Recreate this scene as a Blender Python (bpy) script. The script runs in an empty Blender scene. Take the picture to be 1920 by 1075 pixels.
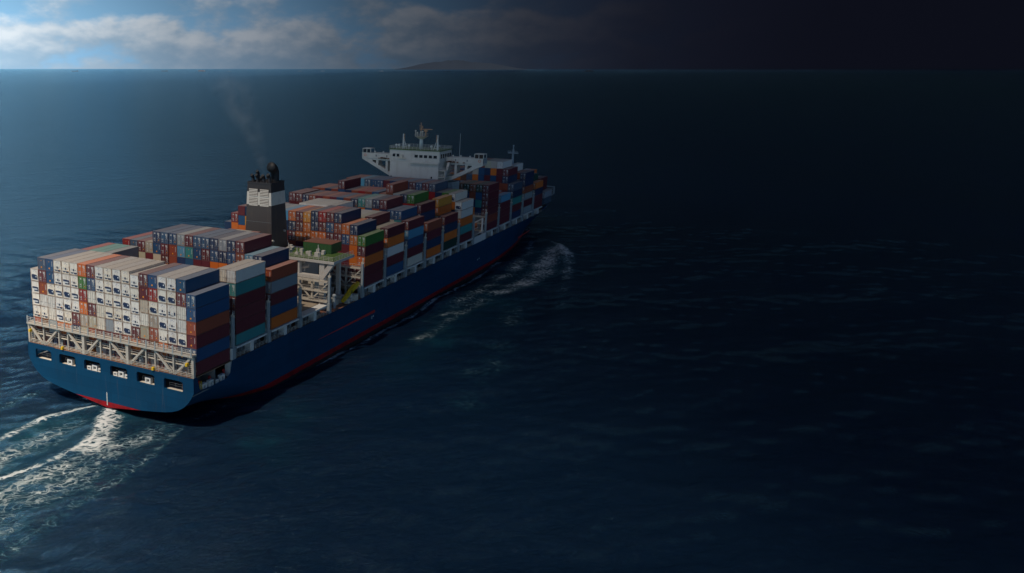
import bpy, bmesh, math, random
import numpy as np
from mathutils import Vector, Matrix
R = math.radians
random.seed(7)
rng = np.random.default_rng(11)
sc = bpy.context.scene
COL = sc.collection

# ------------------------------------------------------------------ camera
# ship frame: +X towards the bow, +Y to port, z = 0 the water; stern at X = 1
CAM = Vector((-137.12, -129.31, 74.73)); YAW = .5638; PITCH = .2404
FPX, CX, CY = 1659.54, 497.84, 534.83          # photo pixels (1920 x 1075)
cam = bpy.data.cameras.new('camera'); cam_o = bpy.data.objects.new('camera', cam); COL.objects.link(cam_o)
cam.sensor_fit = 'HORIZONTAL'; cam.sensor_width = 36; cam.lens = FPX / 1920 * 36
cam.shift_x = (960 - CX) / 1920; cam.shift_y = -(537.5 - CY) / 1920
cam.clip_start = 1; cam.clip_end = 400000
cam_o.location = CAM
fw = Vector((math.cos(YAW) * math.cos(PITCH), math.sin(YAW) * math.cos(PITCH), -math.sin(PITCH)))
cam_o.rotation_euler = fw.to_track_quat('-Z', 'Y').to_euler()
sc.camera = cam_o
sc.view_settings.view_transform = 'Standard'; sc.view_settings.look = 'None'
sc.view_settings.exposure = .42; sc.view_settings.gamma = 1
sc.cycles.use_denoising = True
sc.cycles.max_bounces = 6; sc.cycles.volume_bounces = 3; sc.cycles.transparent_max_bounces = 8
sc.cycles.sample_clamp_indirect = 3

# ------------------------------------------------------------------ sun and sky
SUN_AZ, SUN_EL = R(167), R(58)        # where the sun stands: astern, a little to port
sdir = Vector((math.cos(SUN_EL) * math.cos(SUN_AZ), math.cos(SUN_EL) * math.sin(SUN_AZ), math.sin(SUN_EL)))
sun = bpy.data.lights.new('sun', 'SUN'); sun.energy = 4.9; sun.angle = R(.5); sun.color = (1, .87, .71)
sun_o = bpy.data.objects.new('sun', sun); COL.objects.link(sun_o)
sun_o.rotation_euler = sdir.to_track_quat('Z', 'Y').to_euler(); sun_o.location = sdir * 300


class NT:
    """tiny node helper"""
    def __init__(s, tree): s.t = tree; s.n = tree.nodes; s.l = tree.links
    def node(s, kind, **kw):
        n = s.n.new(kind)
        for k, v in kw.items(): setattr(n, k, v)
        return n
    def put(s, sock, v):
        if isinstance(v, bpy.types.NodeSocket): s.l.new(v, sock)
        elif v is not None: sock.default_value = v
    def math(s, op, a, b=None, c=None, clamp=False):
        n = s.node('ShaderNodeMath', operation=op, use_clamp=clamp)
        s.put(n.inputs[0], a); s.put(n.inputs[1], b); s.put(n.inputs[2], c); return n.outputs[0]
    def vmath(s, op, a, b=None):
        n = s.node('ShaderNodeVectorMath', operation=op)
        s.put(n.inputs[0], a); s.put(n.inputs[1], b)
        return n.outputs['Value'] if op in ('DOT_PRODUCT', 'LENGTH') else n.outputs[0]
    def xyz(s, x, y, z):
        n = s.node('ShaderNodeCombineXYZ'); s.put(n.inputs[0], x); s.put(n.inputs[1], y); s.put(n.inputs[2], z); return n.outputs[0]
    def sep(s, v):
        n = s.node('ShaderNodeSeparateXYZ'); s.put(n.inputs[0], v); return n.outputs
    def noise(s, vec, scale, detail=3, rough=.55, dist=0.0, dims='3D'):
        n = s.node('ShaderNodeTexNoise', noise_dimensions=dims); s.put(n.inputs['Vector'], vec)
        n.inputs['Scale'].default_value = scale; n.inputs['Detail'].default_value = detail
        n.inputs['Roughness'].default_value = rough; n.inputs['Distortion'].default_value = dist
        return n.outputs[0]
    def ramp(s, f, pts, interp='LINEAR'):
        n = s.node('ShaderNodeValToRGB'); cr = n.color_ramp; cr.interpolation = interp
        while len(cr.elements) < len(pts): cr.elements.new(.5)
        for e, (p, c) in zip(cr.elements, pts):
            e.position = p; e.color = (c, c, c, 1) if not isinstance(c, tuple) else (*c[:3], 1)
        s.put(n.inputs[0], f); return n.outputs[0]
    def smooth(s, v, a, b, lo=0., hi=1.):
        n = s.node('ShaderNodeMapRange', interpolation_type='SMOOTHSTEP')
        s.put(n.inputs[0], v); s.put(n.inputs[1], a); s.put(n.inputs[2], b); s.put(n.inputs[3], lo); s.put(n.inputs[4], hi)
        return n.outputs[0]
    def mix(s, f, a, b, mode='MIX'):
        n = s.node('ShaderNodeMix', data_type='RGBA', blend_type=mode)
        s.put(n.inputs[0], f)
        for k, v in ((6, a), (7, b)):
            if isinstance(v, tuple): v = (*v[:3], 1)
            s.put(n.inputs[k], v)
        return n.outputs[2]


world = bpy.data.worlds.new('World'); sc.world = world; world.use_nodes = True
w = NT(world.node_tree); w.n.clear()
out = w.node('ShaderNodeOutputWorld'); bg = w.node('ShaderNodeBackground')
sky = w.node('ShaderNodeTexSky', sky_type='NISHITA'); sky.sun_disc = False
sky.sun_elevation = SUN_EL; sky.sun_rotation = math.pi / 2 - SUN_AZ
sky.altitude = 50; sky.air_density = 1.15; sky.dust_density = .5; sky.ozone_density = 2.0
tc = w.node('ShaderNodeTexCoord'); d = tc.outputs['Generated']
dx, dy, dz = w.sep(d)[:3]
# cumulus banks standing over the horizon, drawn in azimuth / elevation
az = w.math('ARCTAN2', dy, dx)
el = w.math('ARCSINE', dz)
p = w.xyz(w.math('MULTIPLY', az, 14.0), w.math('MULTIPLY', el, 26.0), 3.7)
p2 = w.vmath('ADD', p, (.06, .22, 0.0))
n1 = w.noise(p, .85, 6, .49, .05)
n2 = w.noise(p2, .85, 6, .49, .05)
lowband = w.smooth(el, 0.0, .075, .12, .04)            # more cloud close to the horizon
up = w.smooth(el, .06, .18, 0.0, .30)
dens = w.smooth(w.math('SUBTRACT', w.math('ADD', n1, lowband), up), .45, .60)
lit = w.smooth(w.math('SUBTRACT', n1, n2), -.10, .15)
cl = w.mix(lit, (.38, .54, .69), (.74, .82, .88))
hz = w.smooth(el, 0.0, .03, 1.0, 0.0)
cl = w.mix(w.math('MULTIPLY', hz, .6), cl, (.33, .53, .72))
skyc = w.mix(1.0, sky.outputs[0], (.25, .41, .61), 'MULTIPLY')
cl = w.mix(1.0, cl, (16.5, 16.5, 16.5), 'MULTIPLY')
hzb = w.math('POWER', w.smooth(el, -.02, .22, 1.0, 0.0), 1.2)         # milky air along the horizon
skyc = w.mix(w.math('MULTIPLY', hzb, .92), skyc, (6.0, 11.8, 17.6))
s1 = w.mix(dens, skyc, cl)
# sky colour darkened to starboard, an added gradient; dark_side is nearness to that side
dark_side = w.vmath('DOT_PRODUCT', d, (math.cos(R(-15)), math.sin(R(-15)), 0.0))
fr = w.math('MULTIPLY_ADD', dark_side, .5, .5)
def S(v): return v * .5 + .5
side_dimming = w.ramp(fr, [(S(-.2), .95), (S(.25), 1.0), (S(.446), 1.0), (S(.602), .46), (S(.743), .16), (S(.848), .052), (S(.906), .026), (S(.959), .016), (S(.991), .0145)])
s1 = w.mix(w.smooth(dark_side, .76, .96), s1, (4.2, 4.8, 8.4))       # one flat dark colour replaces the clouds on that side
tint = w.mix(w.smooth(dark_side, .4, .95), (1, 1, 1), (.90, .94, 1.10))
fin = w.mix(1.0, w.mix(1.0, s1, side_dimming, 'MULTIPLY'), tint, 'MULTIPLY')
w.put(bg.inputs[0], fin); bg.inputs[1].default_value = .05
w.l.new(bg.outputs[0], out.inputs[0])


# ------------------------------------------------------------------ materials
def mat(name, col=None, rough=.6, metal=0., build=None, spec=.5):
    m = bpy.data.materials.new(name); m.use_nodes = True
    t = NT(m.node_tree); b = t.n['Principled BSDF']
    if col is not None: b.inputs['Base Color'].default_value = (*col, 1)
    b.inputs['Roughness'].default_value = rough; b.inputs['Metallic'].default_value = metal
    b.inputs['Specular IOR Level'].default_value = spec
    if build: build(t, b)
    return m


def worn(col, dirt=(.10, .055, .03), amt=.35, scale=.5, rough=.6, streak=True):
    """painted steel with stains and rust runs"""
    def f(t, b):
        o = t.node('ShaderNodeTexCoord').outputs['Object']
        n = t.noise(o, scale, 5, .62)
        v = t.noise(t.vmath('MULTIPLY', o, (2.2, 2.2, .22)), scale * 1.6, 4, .6)
        k = t.math('MULTIPLY', t.smooth(t.math('ADD', t.math('MULTIPLY', n, .5), t.math('MULTIPLY', v, .5)), .48, .72), amt)
        c = t.mix(k, col, dirt)
        c = t.mix(t.math('MULTIPLY', t.noise(o, scale * .17, 2), .22), c, tuple(x * .72 for x in col))
        t.put(b.inputs['Base Color'], c)
        b.inputs['Roughness'].default_value = rough
    return mat('paint_' + '_'.join('%02d' % int(x * 99) for x in col), None, rough, 0, f)


def container_paint(vertex=False):
    def f(t, b):
        if vertex:
            c0 = t.node('ShaderNodeVertexColor', layer_name='Col').outputs[0]
            o = t.node('ShaderNodeTexCoord').outputs['Object']; oloc = o
            rnd = .5
        else:
            oi = t.node('ShaderNodeObjectInfo'); c0 = oi.outputs['Color']; rnd = oi.outputs['Random']
            o = t.node('ShaderNodeTexCoord').outputs['Object']
            oloc = t.vmath('ADD', o, oi.outputs['Location'])
        g = t.node('ShaderNodeNewGeometry').outputs['Normal']
        nx, ny, nz = t.sep(g)[:3]
        top = t.smooth(nz, .4, .8)
        n = t.noise(oloc, .55, 5, .65)
        nf = t.noise(t.vmath('MULTIPLY', oloc, (1.5, 1.5, .25)), 1.3, 4, .6)
        lum = t.node('ShaderNodeRGBToBW'); t.put(lum.inputs[0], c0)
        # roofs: chalked paint and salt dust
        roof = t.mix(t.math('ADD', .34, t.math('MULTIPLY', n, .14)), t.mix(t.smooth(lum.outputs[0], .2, .6, 0.0, .55), c0, (.22, .215, .21)), (.37, .34, .32))
        c = t.mix(top, c0, roof)
        # rust: runs everywhere a little, more on pale boxes
        pale = t.smooth(lum.outputs[0], .25, .55, .07, .13)
        k = t.math('MULTIPLY', t.math('MULTIPLY', t.smooth(t.math('ADD', t.math('MULTIPLY', n, .5), t.math('MULTIPLY', nf, .5)), .49, .68), pale), t.math('MULTIPLY_ADD', top, -.75, 1.0))
        c = t.mix(k, c, (.23, .12, .06))
        if not vertex:
            # frame edges of old boxes rust first (object space: x 0..12.19, y +-1.22, z 0..2.9)
            ox, oy, oz = t.sep(o)[:3]
            ey = t.math('MULTIPLY', t.smooth(t.math('ABSOLUTE', oy), 1.08, 1.16), t.math('MAXIMUM', t.smooth(ox, .30, .14), t.smooth(ox, 11.9, 12.05)))
            ez = t.math('MAXIMUM', t.smooth(oz, .14, .04), t.smooth(oz, 2.78, 2.86))
            e = t.math('MULTIPLY', t.math('MAXIMUM', ey, ez), t.smooth(t.noise(oloc, 1.1, 4, .6), .30, .55))
            e = t.math('MULTIPLY', t.math('MULTIPLY', e, t.smooth(lum.outputs[0], .03, .45, .25, .88)), t.math('MULTIPLY_ADD', top, -.92, 1.0))
            c = t.mix(e, c, (.20, .095, .045))
        c = t.mix(t.math('MULTIPLY', t.noise(oloc, .09, 2), .14), c, (.03, .03, .035))
        t.put(b.inputs['Base Color'], c)
        b.inputs['Roughness'].default_value = .55; b.inputs['Specular IOR Level'].default_value = .22
        # pressed corrugation along the long sides and roof
        wv = t.node('ShaderNodeTexWave', wave_type='BANDS', bands_direction='X'); t.put(wv.inputs[0], oloc)
        wv.inputs['Scale'].default_value = 1.15
        bp = t.node('ShaderNodeBump'); bp.inputs['Strength'].default_value = .25; bp.inputs['Distance'].default_value = .008
        t.put(bp.inputs['Height'], wv.outputs[1] if len(wv.outputs) > 1 else wv.outputs[0]); t.put(b.inputs['Normal'], bp.outputs[0])
    return mat('container_paint' + ('_far' if vertex else ''), None, .55, 0, f)


M = {}
M['box'] = container_paint(); M['boxfar'] = container_paint(True)
def objcol(name, mul=1., rough=.5):
    def f(t, b):
        oi = t.node('ShaderNodeObjectInfo')
        o = t.vmath('ADD', t.node('ShaderNodeTexCoord').outputs['Object'], oi.outputs['Location'])
        k = t.math('MULTIPLY', t.smooth(t.noise(t.vmath('MULTIPLY', o, (1, 1.6, .3)), 1.4, 4, .62), .50, .70), .38)
        c = t.mix(1.0, oi.outputs['Color'], (mul, mul, mul), 'MULTIPLY')
        t.put(b.inputs['Base Color'], t.mix(k, c, (.19, .10, .05)))
        b.inputs['Roughness'].default_value = rough
    return mat(name, None, rough, 0, f)
M['door'] = objcol('container_door_paint', .92)
M['rod'] = mat('galvanised_rod', (.36, .36, .35), .45, .3)
M['mark'] = mat('white_print', (.62, .62, .60), .6)
M['blue_mark'] = mat('blue_print', (.02, .05, .30), .6)
M['orange_mark'] = mat('orange_sticker', (.75, .28, .02), .6)
M['unit'] = mat('reefer_unit_grille', (.012, .026, .075), .45)
M['unit_box'] = mat('reefer_control_box', (.10, .10, .11), .5)
M['unit_pale'] = mat('reefer_fan_cover_glint', (.55, .58, .62), .4)
M['white'] = worn((.68, .67, .64), (.22, .13, .07), .32, .35)
M['house'] = worn((.54, .51, .47), (.22, .13, .07), .30, .35)
M['cream'] = worn((.55, .50, .42), (.20, .10, .05), .42, .5)
M['truss'] = worn((.44, .41, .36), (.22, .12, .06), .35, .5)
M['louvre'] = mat('louvre_gap', (.05, .03, .022), .7)
M['steel'] = worn((.30, .34, .36), (.12, .08, .06), .35, .4)
M['deckgreen'] = worn((.07, .13, .03), (.12, .08, .05), .35, .4)
M['rustdeck'] = worn((.27, .14, .08), (.12, .06, .03), .45, .5)
M['hatch'] = worn((.33, .27, .20), (.17, .08, .04), .5, .5)
M['dark'] = mat('dark_grey_steel', (.05, .055, .06), .7)  # one even dark grey
M['grey'] = worn((.16, .17, .18), (.08, .05, .04), .3, .5)
M['black'] = mat('soot_black', (.010, .010, .012), .6)
M['funnel'] = worn((.068, .058, .055), (.13, .10, .075), .6, .25)
M['soot'] = worn((.032, .027, .030), (.07, .05, .04), .5, .3)
M['funnel_white'] = worn((.66, .62, .55), (.25, .18, .12), .35, .6)
M['glass'] = mat('dark_bridge_glass', (.012, .008, .010), .08)
M['yellow'] = mat('yellow_paint', (.65, .42, .01), .5)
M['orange'] = worn((.60, .16, .05), (.2, .08, .04), .25, .8)
M['red'] = mat('red_paint', (.45, .02, .02), .5)
M['green'] = worn((.03, .10, .03), (.1, .07, .04), .25, .5)
M['brown'] = worn((.20, .09, .06), (.1, .05, .03), .35, .5)
M['rail'] = mat('rail_paint', (.48, .45, .40), .5)
M['brass'] = worn((.46, .25, .13), (.30, .10, .04), .6, 1.)


def hull_paint(t, b):
    o = t.node('ShaderNodeTexCoord').outputs['Object']
    x, y, z = t.sep(o)[:3]
    n = t.noise(o, .11, 5, .6)
    v = t.noise(t.vmath('MULTIPLY', o, (1.0, 1.0, .10)), .55, 5, .6)
    blue = t.mix(t.math('MULTIPLY', t.smooth(n, .35, .7), .5), (.004, .050, .118), (.005, .040, .092))
    blue = t.mix(t.math('MULTIPLY', t.smooth(v, .5, .75), .22), blue, (.006, .030, .065))
    blue = t.mix(t.math('MULTIPLY', t.smooth(t.noise(t.vmath('MULTIPLY', o, (1, 1, .06)), 1.6, 3, .6), .60, .72), .12), blue, (.16, .12, .10))
    br = t.node('ShaderNodeTexBrick'); t.put(br.inputs['Vector'], t.xyz(t.math('ADD', x, y), z, 0.0)); br.offset = .5
    br.inputs['Scale'].default_value = 1.0; br.inputs['Brick Width'].default_value = 10.5; br.inputs['Row Height'].default_value = 2.35; br.inputs['Mortar Size'].default_value = .035; br.inputs['Mortar Smooth'].default_value = .6
    br.inputs['Color1'].default_value = (1, 1, 1, 1); br.inputs['Color2'].default_value = (.86, .88, .90, 1); br.inputs['Mortar'].default_value = (.62, .62, .62, 1)
    blue = t.mix(1.0, blue, br.outputs[0], 'MULTIPLY')
    run = t.smooth(t.noise(t.vmath('MULTIPLY', o, (1, 1, .045)), 2.4, 3, .6), .63, .76)
    blue = t.mix(t.math('MULTIPLY', run, t.smooth(z, 3.0, 12.0, .04, .20)), blue, (.10, .055, .035))
    red = t.mix(t.smooth(t.noise(o, .6, 4), .4, .7), (.26, .010, .016), (.15, .010, .014))
    edge = t.math('MULTIPLY_ADD', t.noise(t.vmath('MULTIPLY', o, (1, 1, 0)), .8, 2), .06, 2.25)
    c = t.mix(t.math('LESS_THAN', z, edge), blue, red)
    band_top = t.math('MULTIPLY_ADD', t.noise(t.vmath('MULTIPLY', o, (1, 1, .3)), .5, 3), .5, .62)
    c = t.mix(t.smooth(z, band_top, t.math('ADD', band_top, .12), 1.0, 0.0), c, (.022, .020, .022))  # uneven dark grey band just above the water
    t.put(b.inputs['Base Color'], c)
    b.inputs['Roughness'].default_value = .5; b.inputs['Specular IOR Level'].default_value = .09
M['hull'] = mat('hull_paint', None, .4, 0, hull_paint)


# ------------------------------------------------------------------ mesh helpers
class MB:
    def __init__(s): s.v = []; s.f = []
    def poly(s, pts, faces):
        k = len(s.v); s.v += [tuple(q) for q in pts]; s.f += [tuple(i + k for i in f) for f in faces]; return s
    def box(s, x0, x1, y0, y1, z0, z1):
        return s.poly([(x0, y0, z0), (x1, y0, z0), (x1, y1, z0), (x0, y1, z0), (x0, y0, z1), (x1, y0, z1), (x1, y1, z1), (x0, y1, z1)],
                      [(0, 3, 2, 1), (4, 5, 6, 7), (0, 1, 5, 4), (1, 2, 6, 5), (2, 3, 7, 6), (3, 0, 4, 7)])
    def beam(s, a, b, wd, ht=None):
        a = Vector(a); b = Vector(b); t = (b - a).normalized(); ht = ht or wd
        u = t.cross(Vector((0, 0, 1)))
        u = Vector((1, 0, 0)) if u.length < 1e-3 else u.normalized()
        n = u.cross(t).normalized(); u = u * wd / 2; n = n * ht / 2
        return s.poly([a - u - n, a + u - n, a + u + n, a - u + n, b - u - n, b + u - n, b + u + n, b - u + n],
                      [(0, 1, 2, 3), (7, 6, 5, 4), (0, 4, 5, 1), (1, 5, 6, 2), (2, 6, 7, 3), (3, 7, 4, 0)])
    def tube(s, a, b, r0, r1=None, n=10, cap=True):
        a = Vector(a); b = Vector(b); r1 = r0 if r1 is None else r1; t = (b - a).normalized()
        u = t.orthogonal().normalized(); q = t.cross(u)
        pts = [];
        for c, r in ((a, r0), (b, r1)):
            for i in range(n):
                an = 2 * math.pi * i / n; pts.append(c + u * math.cos(an) * r + q * math.sin(an) * r)
        fs = [(i, (i + 1) % n, n + (i + 1) % n, n + i) for i in range(n)]
        if cap: fs += [tuple(range(n - 1, -1, -1)), tuple(range(n, 2 * n))]
        return s.poly(pts, fs)
    def sphere(s, c, r, n=10, m=6, sz=1.):
        pts = []; fs = []
        for j in range(m + 1):
            th = math.pi * j / m
            for i in range(n):
                an = 2 * math.pi * i / n
                pts.append((c[0] + r * math.sin(th) * math.cos(an), c[1] + r * math.sin(th) * math.sin(an), c[2] + r * sz * math.cos(th)))
        for j in range(m):
            for i in range(n): fs.append((j * n + i, (j + 1) * n + i, (j + 1) * n + (i + 1) % n, j * n + (i + 1) % n))
        return s.poly(pts, fs)
    def prism(s, outline, x0, x1):
        """outline in (y,z), extruded along x"""
        n = len(outline)
        return s.poly([(x0, y, z) for y, z in outline] + [(x1, y, z) for y, z in outline],
                      [tuple(range(n)), tuple(range(2 * n - 1, n - 1, -1))] + [(i, n + i, n + (i + 1) % n, (i + 1) % n) for i in range(n)])
    def prism_y(s, outline, y0, y1):
        n = len(outline)
        return s.poly([(x, y0, z) for x, z in outline] + [(x, y1, z) for x, z in outline],
                      [tuple(range(n)), tuple(range(2 * n - 1, n - 1, -1))] + [(i, n + i, n + (i + 1) % n, (i + 1) % n) for i in range(n)])
    def rail(s, pts, h=1.05, step=1.6, r=.045, bars=3):
        for a, b in zip(pts[:-1], pts[1:]):
            a = Vector(a); b = Vector(b); L = (b - a).length; k = max(1, round(L / step))
            for i in range(k + 1):
                q = a.lerp(b, i / k); s.beam(q, q + Vector((0, 0, h)), r * 1.5)
            for j in range(bars):
                zz = Vector((0, 0, h * (j + 1) / bars)); s.beam(a + zz, b + zz, r * 1.4)
        return s
    def mesh(s, name, smooth=False):
        m = bpy.data.meshes.new(name); m.from_pydata(s.v, [], s.f); m.validate(); m.update()
        bm = bmesh.new(); bm.from_mesh(m); bmesh.ops.recalc_face_normals(bm, faces=bm.faces); bm.to_mesh(m); bm.free()
        if smooth:
            for q in m.polygons: q.use_smooth = True
        return m
    def build(s, name, material, parent=None, smooth=False, bevel=0):
        return link(name, s.mesh(name, smooth), material, parent, bevel)


def link(name, me, material=None, parent=None, bevel=0):
    if material is not None and not me.materials: me.materials.append(material)
    o = bpy.data.objects.new(name, me); COL.objects.link(o)
    if parent is not None: o.parent = parent
    if bevel:
        b = o.modifiers.new('bevel', 'BEVEL'); b.width = bevel; b.segments = 2; b.limit_method = 'ANGLE'
    return o


def tag(o, label=None, cat=None, group=None, kind=None):
    if label: o['label'] = label
    if cat: o['category'] = cat
    if group: o['group'] = group
    if kind: o['kind'] = kind
    return o


def empty(name, loc=(0, 0, 0)):
    o = bpy.data.objects.new(name, None); COL.objects.link(o); o.location = loc; o.empty_display_size = 1; return o


def sstep(a, b, x):
    t = np.clip((np.asarray(x, float) - a) / (b - a), 0, 1); return t * t * (3 - 2 * t)


# ------------------------------------------------------------------ sea
def grow(lo, hi, step, far, k=1.13):
    a = list(np.arange(lo, hi + step * .5, step)); s_ = step; x = hi
    pos = []
    while x < far: s_ *= k; x += s_; pos.append(x)
    s_ = step; x = lo; neg = []
    while x > -far: s_ *= k; x -= s_; neg.append(x)
    return np.array(neg[::-1] + a + pos)


gx = grow(-75, 320, .75, 66000); gy = grow(-175, 60, .75, 66000)
XX, YY = np.meshgrid(gx, gy, indexing='ij')
dist = np.hypot(np.maximum(np.abs(XX - 120) - 170, 0), np.maximum(np.abs(YY + 60) - 90, 0))
ZZ = np.zeros_like(XX)
WD = R(52)                                   # direction the wind waves run
for i in range(46):
    lam = 3.6 * (1.062 ** i) * (1 + .1 * rng.random()); a_ = .0062 * lam ** .78 * rng.uniform(.5, 1.2)
    th = WD + rng.normal(0, .42); ph = rng.random() * 6.283; k_ = 2 * math.pi / lam
    q = (XX * math.cos(th) + YY * math.sin(th)) * k_ + ph
    ZZ += a_ * (np.sin(q) + .18 * np.sin(2 * q + 1.2))
ZZ *= 1 - sstep(0, 170, dist)
# ship waves: bow roll and its trailing arm
def ridge(pts, wid, hgt):
    out_ = np.zeros_like(XX)
    P = np.array(pts, float)
    near = (XX > -90) & (XX < 340) & (YY > -190) & (YY < 80)
    xs, ys = XX[near], YY[near]; best = np.full(xs.shape, 1e9); tt = np.zeros(xs.shape); n = len(P) - 1
    for i in range(n):
        d_ = P[i + 1, :2] - P[i, :2]; L2 = d_ @ d_
        u = np.clip(((xs - P[i, 0]) * d_[0] + (ys - P[i, 1]) * d_[1]) / L2, 0, 1)
        e = np.hypot(xs - P[i, 0] - u * d_[0], ys - P[i, 1] - u * d_[1])
        wdt = P[i, 2] + u * (P[i + 1, 2] - P[i, 2]); amp = P[i, 3] + u * (P[i + 1, 3] - P[i, 3])
        val = amp * np.exp(-(e / wdt) ** 2)
        better = val > tt; tt[better] = val[better]
    out_[near] = tt
    return out_
foam = np.zeros_like(XX); turq = np.zeros_like(XX)
# propeller wash: curving bright crest, left arm, lace between
foam = np.maximum(foam, ridge([(4, 1.5, 1.6, .70), (-2, -2.8, 3.6, .70), (-8, -6.4, 2.8, .64), (-16, -8.8, 1.8, .62), (-25, -8.6, 1.6, .64), (-36, -6.2, 1.5, .64), (-52, -3.0, 2.0, .62), (-80, 2, 3, .58)], 1, 1))
foam = np.maximum(foam, ridge([(-1, -4.5, 2.8, .62), (-9, -9.4, 4.0, .57), (-20, -11.8, 4.6, .52), (-36, -12.0, 5.2, .53), (-80, -10, 7, .47)], 1, 1))
foam = np.maximum(foam, ridge([(3.5, 3, 1.4, .72), (-2, 6.8, 1.5, .68), (-8, 8.9, 1.8, .66), (-15, 8.8, 1.9, .60), (-24, 7.4, 2.4, .60), (-60, 3.5, 3.8, .54)], 1, 1))
foam = np.maximum(foam, ridge([(-6, 3, 6, .42), (-20, 1, 8, .45), (-80, 1, 10, .47)], 1, 1))
foam = np.maximum(foam, ridge([(6, 21, 2.2, .36), (-6, 22, 4.0, .43), (-14, 22, 5, .42), (-80, 22, 8, .38)], 1, 1))
foam = np.maximum(foam, ridge([(8, -19, 1.5, .4), (-2, -15, 8.0, .46), (-25, -17, 8.5, .46), (-55, -19, 9, .43), (-90, -22, 9, .36)], 1, 1))
foam = np.maximum(foam, ridge([(3, -19.6, 1.6, .42), (-12, -23.5, 2.4, .42), (-60, -27, 3.0, .37)], 1, 1))
# waterline fringe along the starboard side
foam = np.maximum(foam, ridge([(6, -19.8, 1.4, .42), (23, -20.3, 1.2, .46), (40, -22.4, 1.3, .56), (68, -24.9, 1.3, .60), (109, -25.6, 1.3, .58), (155, -25.5, 1.4, .56), (200, -25.1, 1.6, .54)], 1, 1))
# bow wave, breaking and trailing aft
foam = np.maximum(foam, ridge([(262, -28, 1.5, .42), (250, -34, 3.0, .55), (238, -40, 5.0, .64), (226, -44.5, 5.6, .56), (208, -49.5, 5, .46), (190, -53.5, 5.0, .46), (172, -56.5, 4.4, .36), (150, -62, 4, .34), (122, -69, 3.0, .26), (90, -76, 3, .2)], 1, 1))
foam = np.maximum(foam, ridge([(238, -36, 6.5, .50), (215, -40, 8.5, .58), (195, -43.5, 8.5, .56), (174, -43, 7.5, .52), (158, -41, 6.5, .50), (148, -40, 5.5, .47), (122, -37, 4.5, .44), (85, -38, 5, .40)], 1, 1))
foam = np.maximum(foam, ridge([(255, -22, 2, .46), (225, -29, 6, .48), (190, -33, 7, .47), (150, -34, 6, .44), (110, -33, 5, .40)], 1, 1))
foam = np.maximum(foam, ridge([(150, -50, 9, .36), (120, -54, 9, .35), (85, -60, 10, .33), (50, -66, 8, .3)], 1, 1))
turq = np.maximum(turq, ridge([(25, -34, 6, .35), (6, -38, 6, .42), (0, -46, 5, .3)], 1, 1))
turq = np.maximum(turq, ridge([(60, -44, 6, .40), (120, -42, 8, .55), (200, -42, 9, .7), (240, -36, 8, .6)], 1, 1))
turq = np.maximum(turq, np.minimum(1, ridge([(2, 0, 10, .55), (-80, 0, 24, .8)], 1, 1)))
ZZ += ridge([(262, -26, 3, .6), (240, -38.5, 3.2, 1.4), (205, -50, 3.5, .9), (160, -62, 4, .55), (90, -76, 5, .3)], 1, 1)
ZZ += ridge([(3, 0, 4, .7), (-8, -5.5, 2.5, .55), (-30, -8, 3, .35), (-70, -4, 4, .2)], 1, 1) + ridge([(2, 3, 2, .3), (-10, 8.8, 2, .4), (-60, 4, 3, .25)], 1, 1)

nx_, ny_ = XX.shape
verts = np.stack([XX, YY, ZZ], -1).reshape(-1, 3)
ii = np.arange(nx_ * ny_).reshape(nx_, ny_)
quads = np.stack([ii[:-1, :-1], ii[1:, :-1], ii[1:, 1:], ii[:-1, 1:]], -1).reshape(-1, 4)
me = bpy.data.meshes.new('sea')
me.vertices.add(len(verts)); me.vertices.foreach_set('co', verts.astype(np.float32).ravel())
me.loops.add(quads.size); me.loops.foreach_set('vertex_index', quads.astype(np.int32).ravel())
me.polygons.add(len(quads)); me.polygons.foreach_set('loop_start', (np.arange(len(quads)) * 4).astype(np.int32))
me.polygons.foreach_set('use_smooth', np.ones(len(quads), bool))
me.update(calc_edges=True)
for nm, arr in (('foam', foam), ('turq', turq)):
    at_ = me.attributes.new(nm, 'FLOAT', 'POINT'); at_.data.foreach_set('value', arr.astype(np.float32).ravel())


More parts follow.
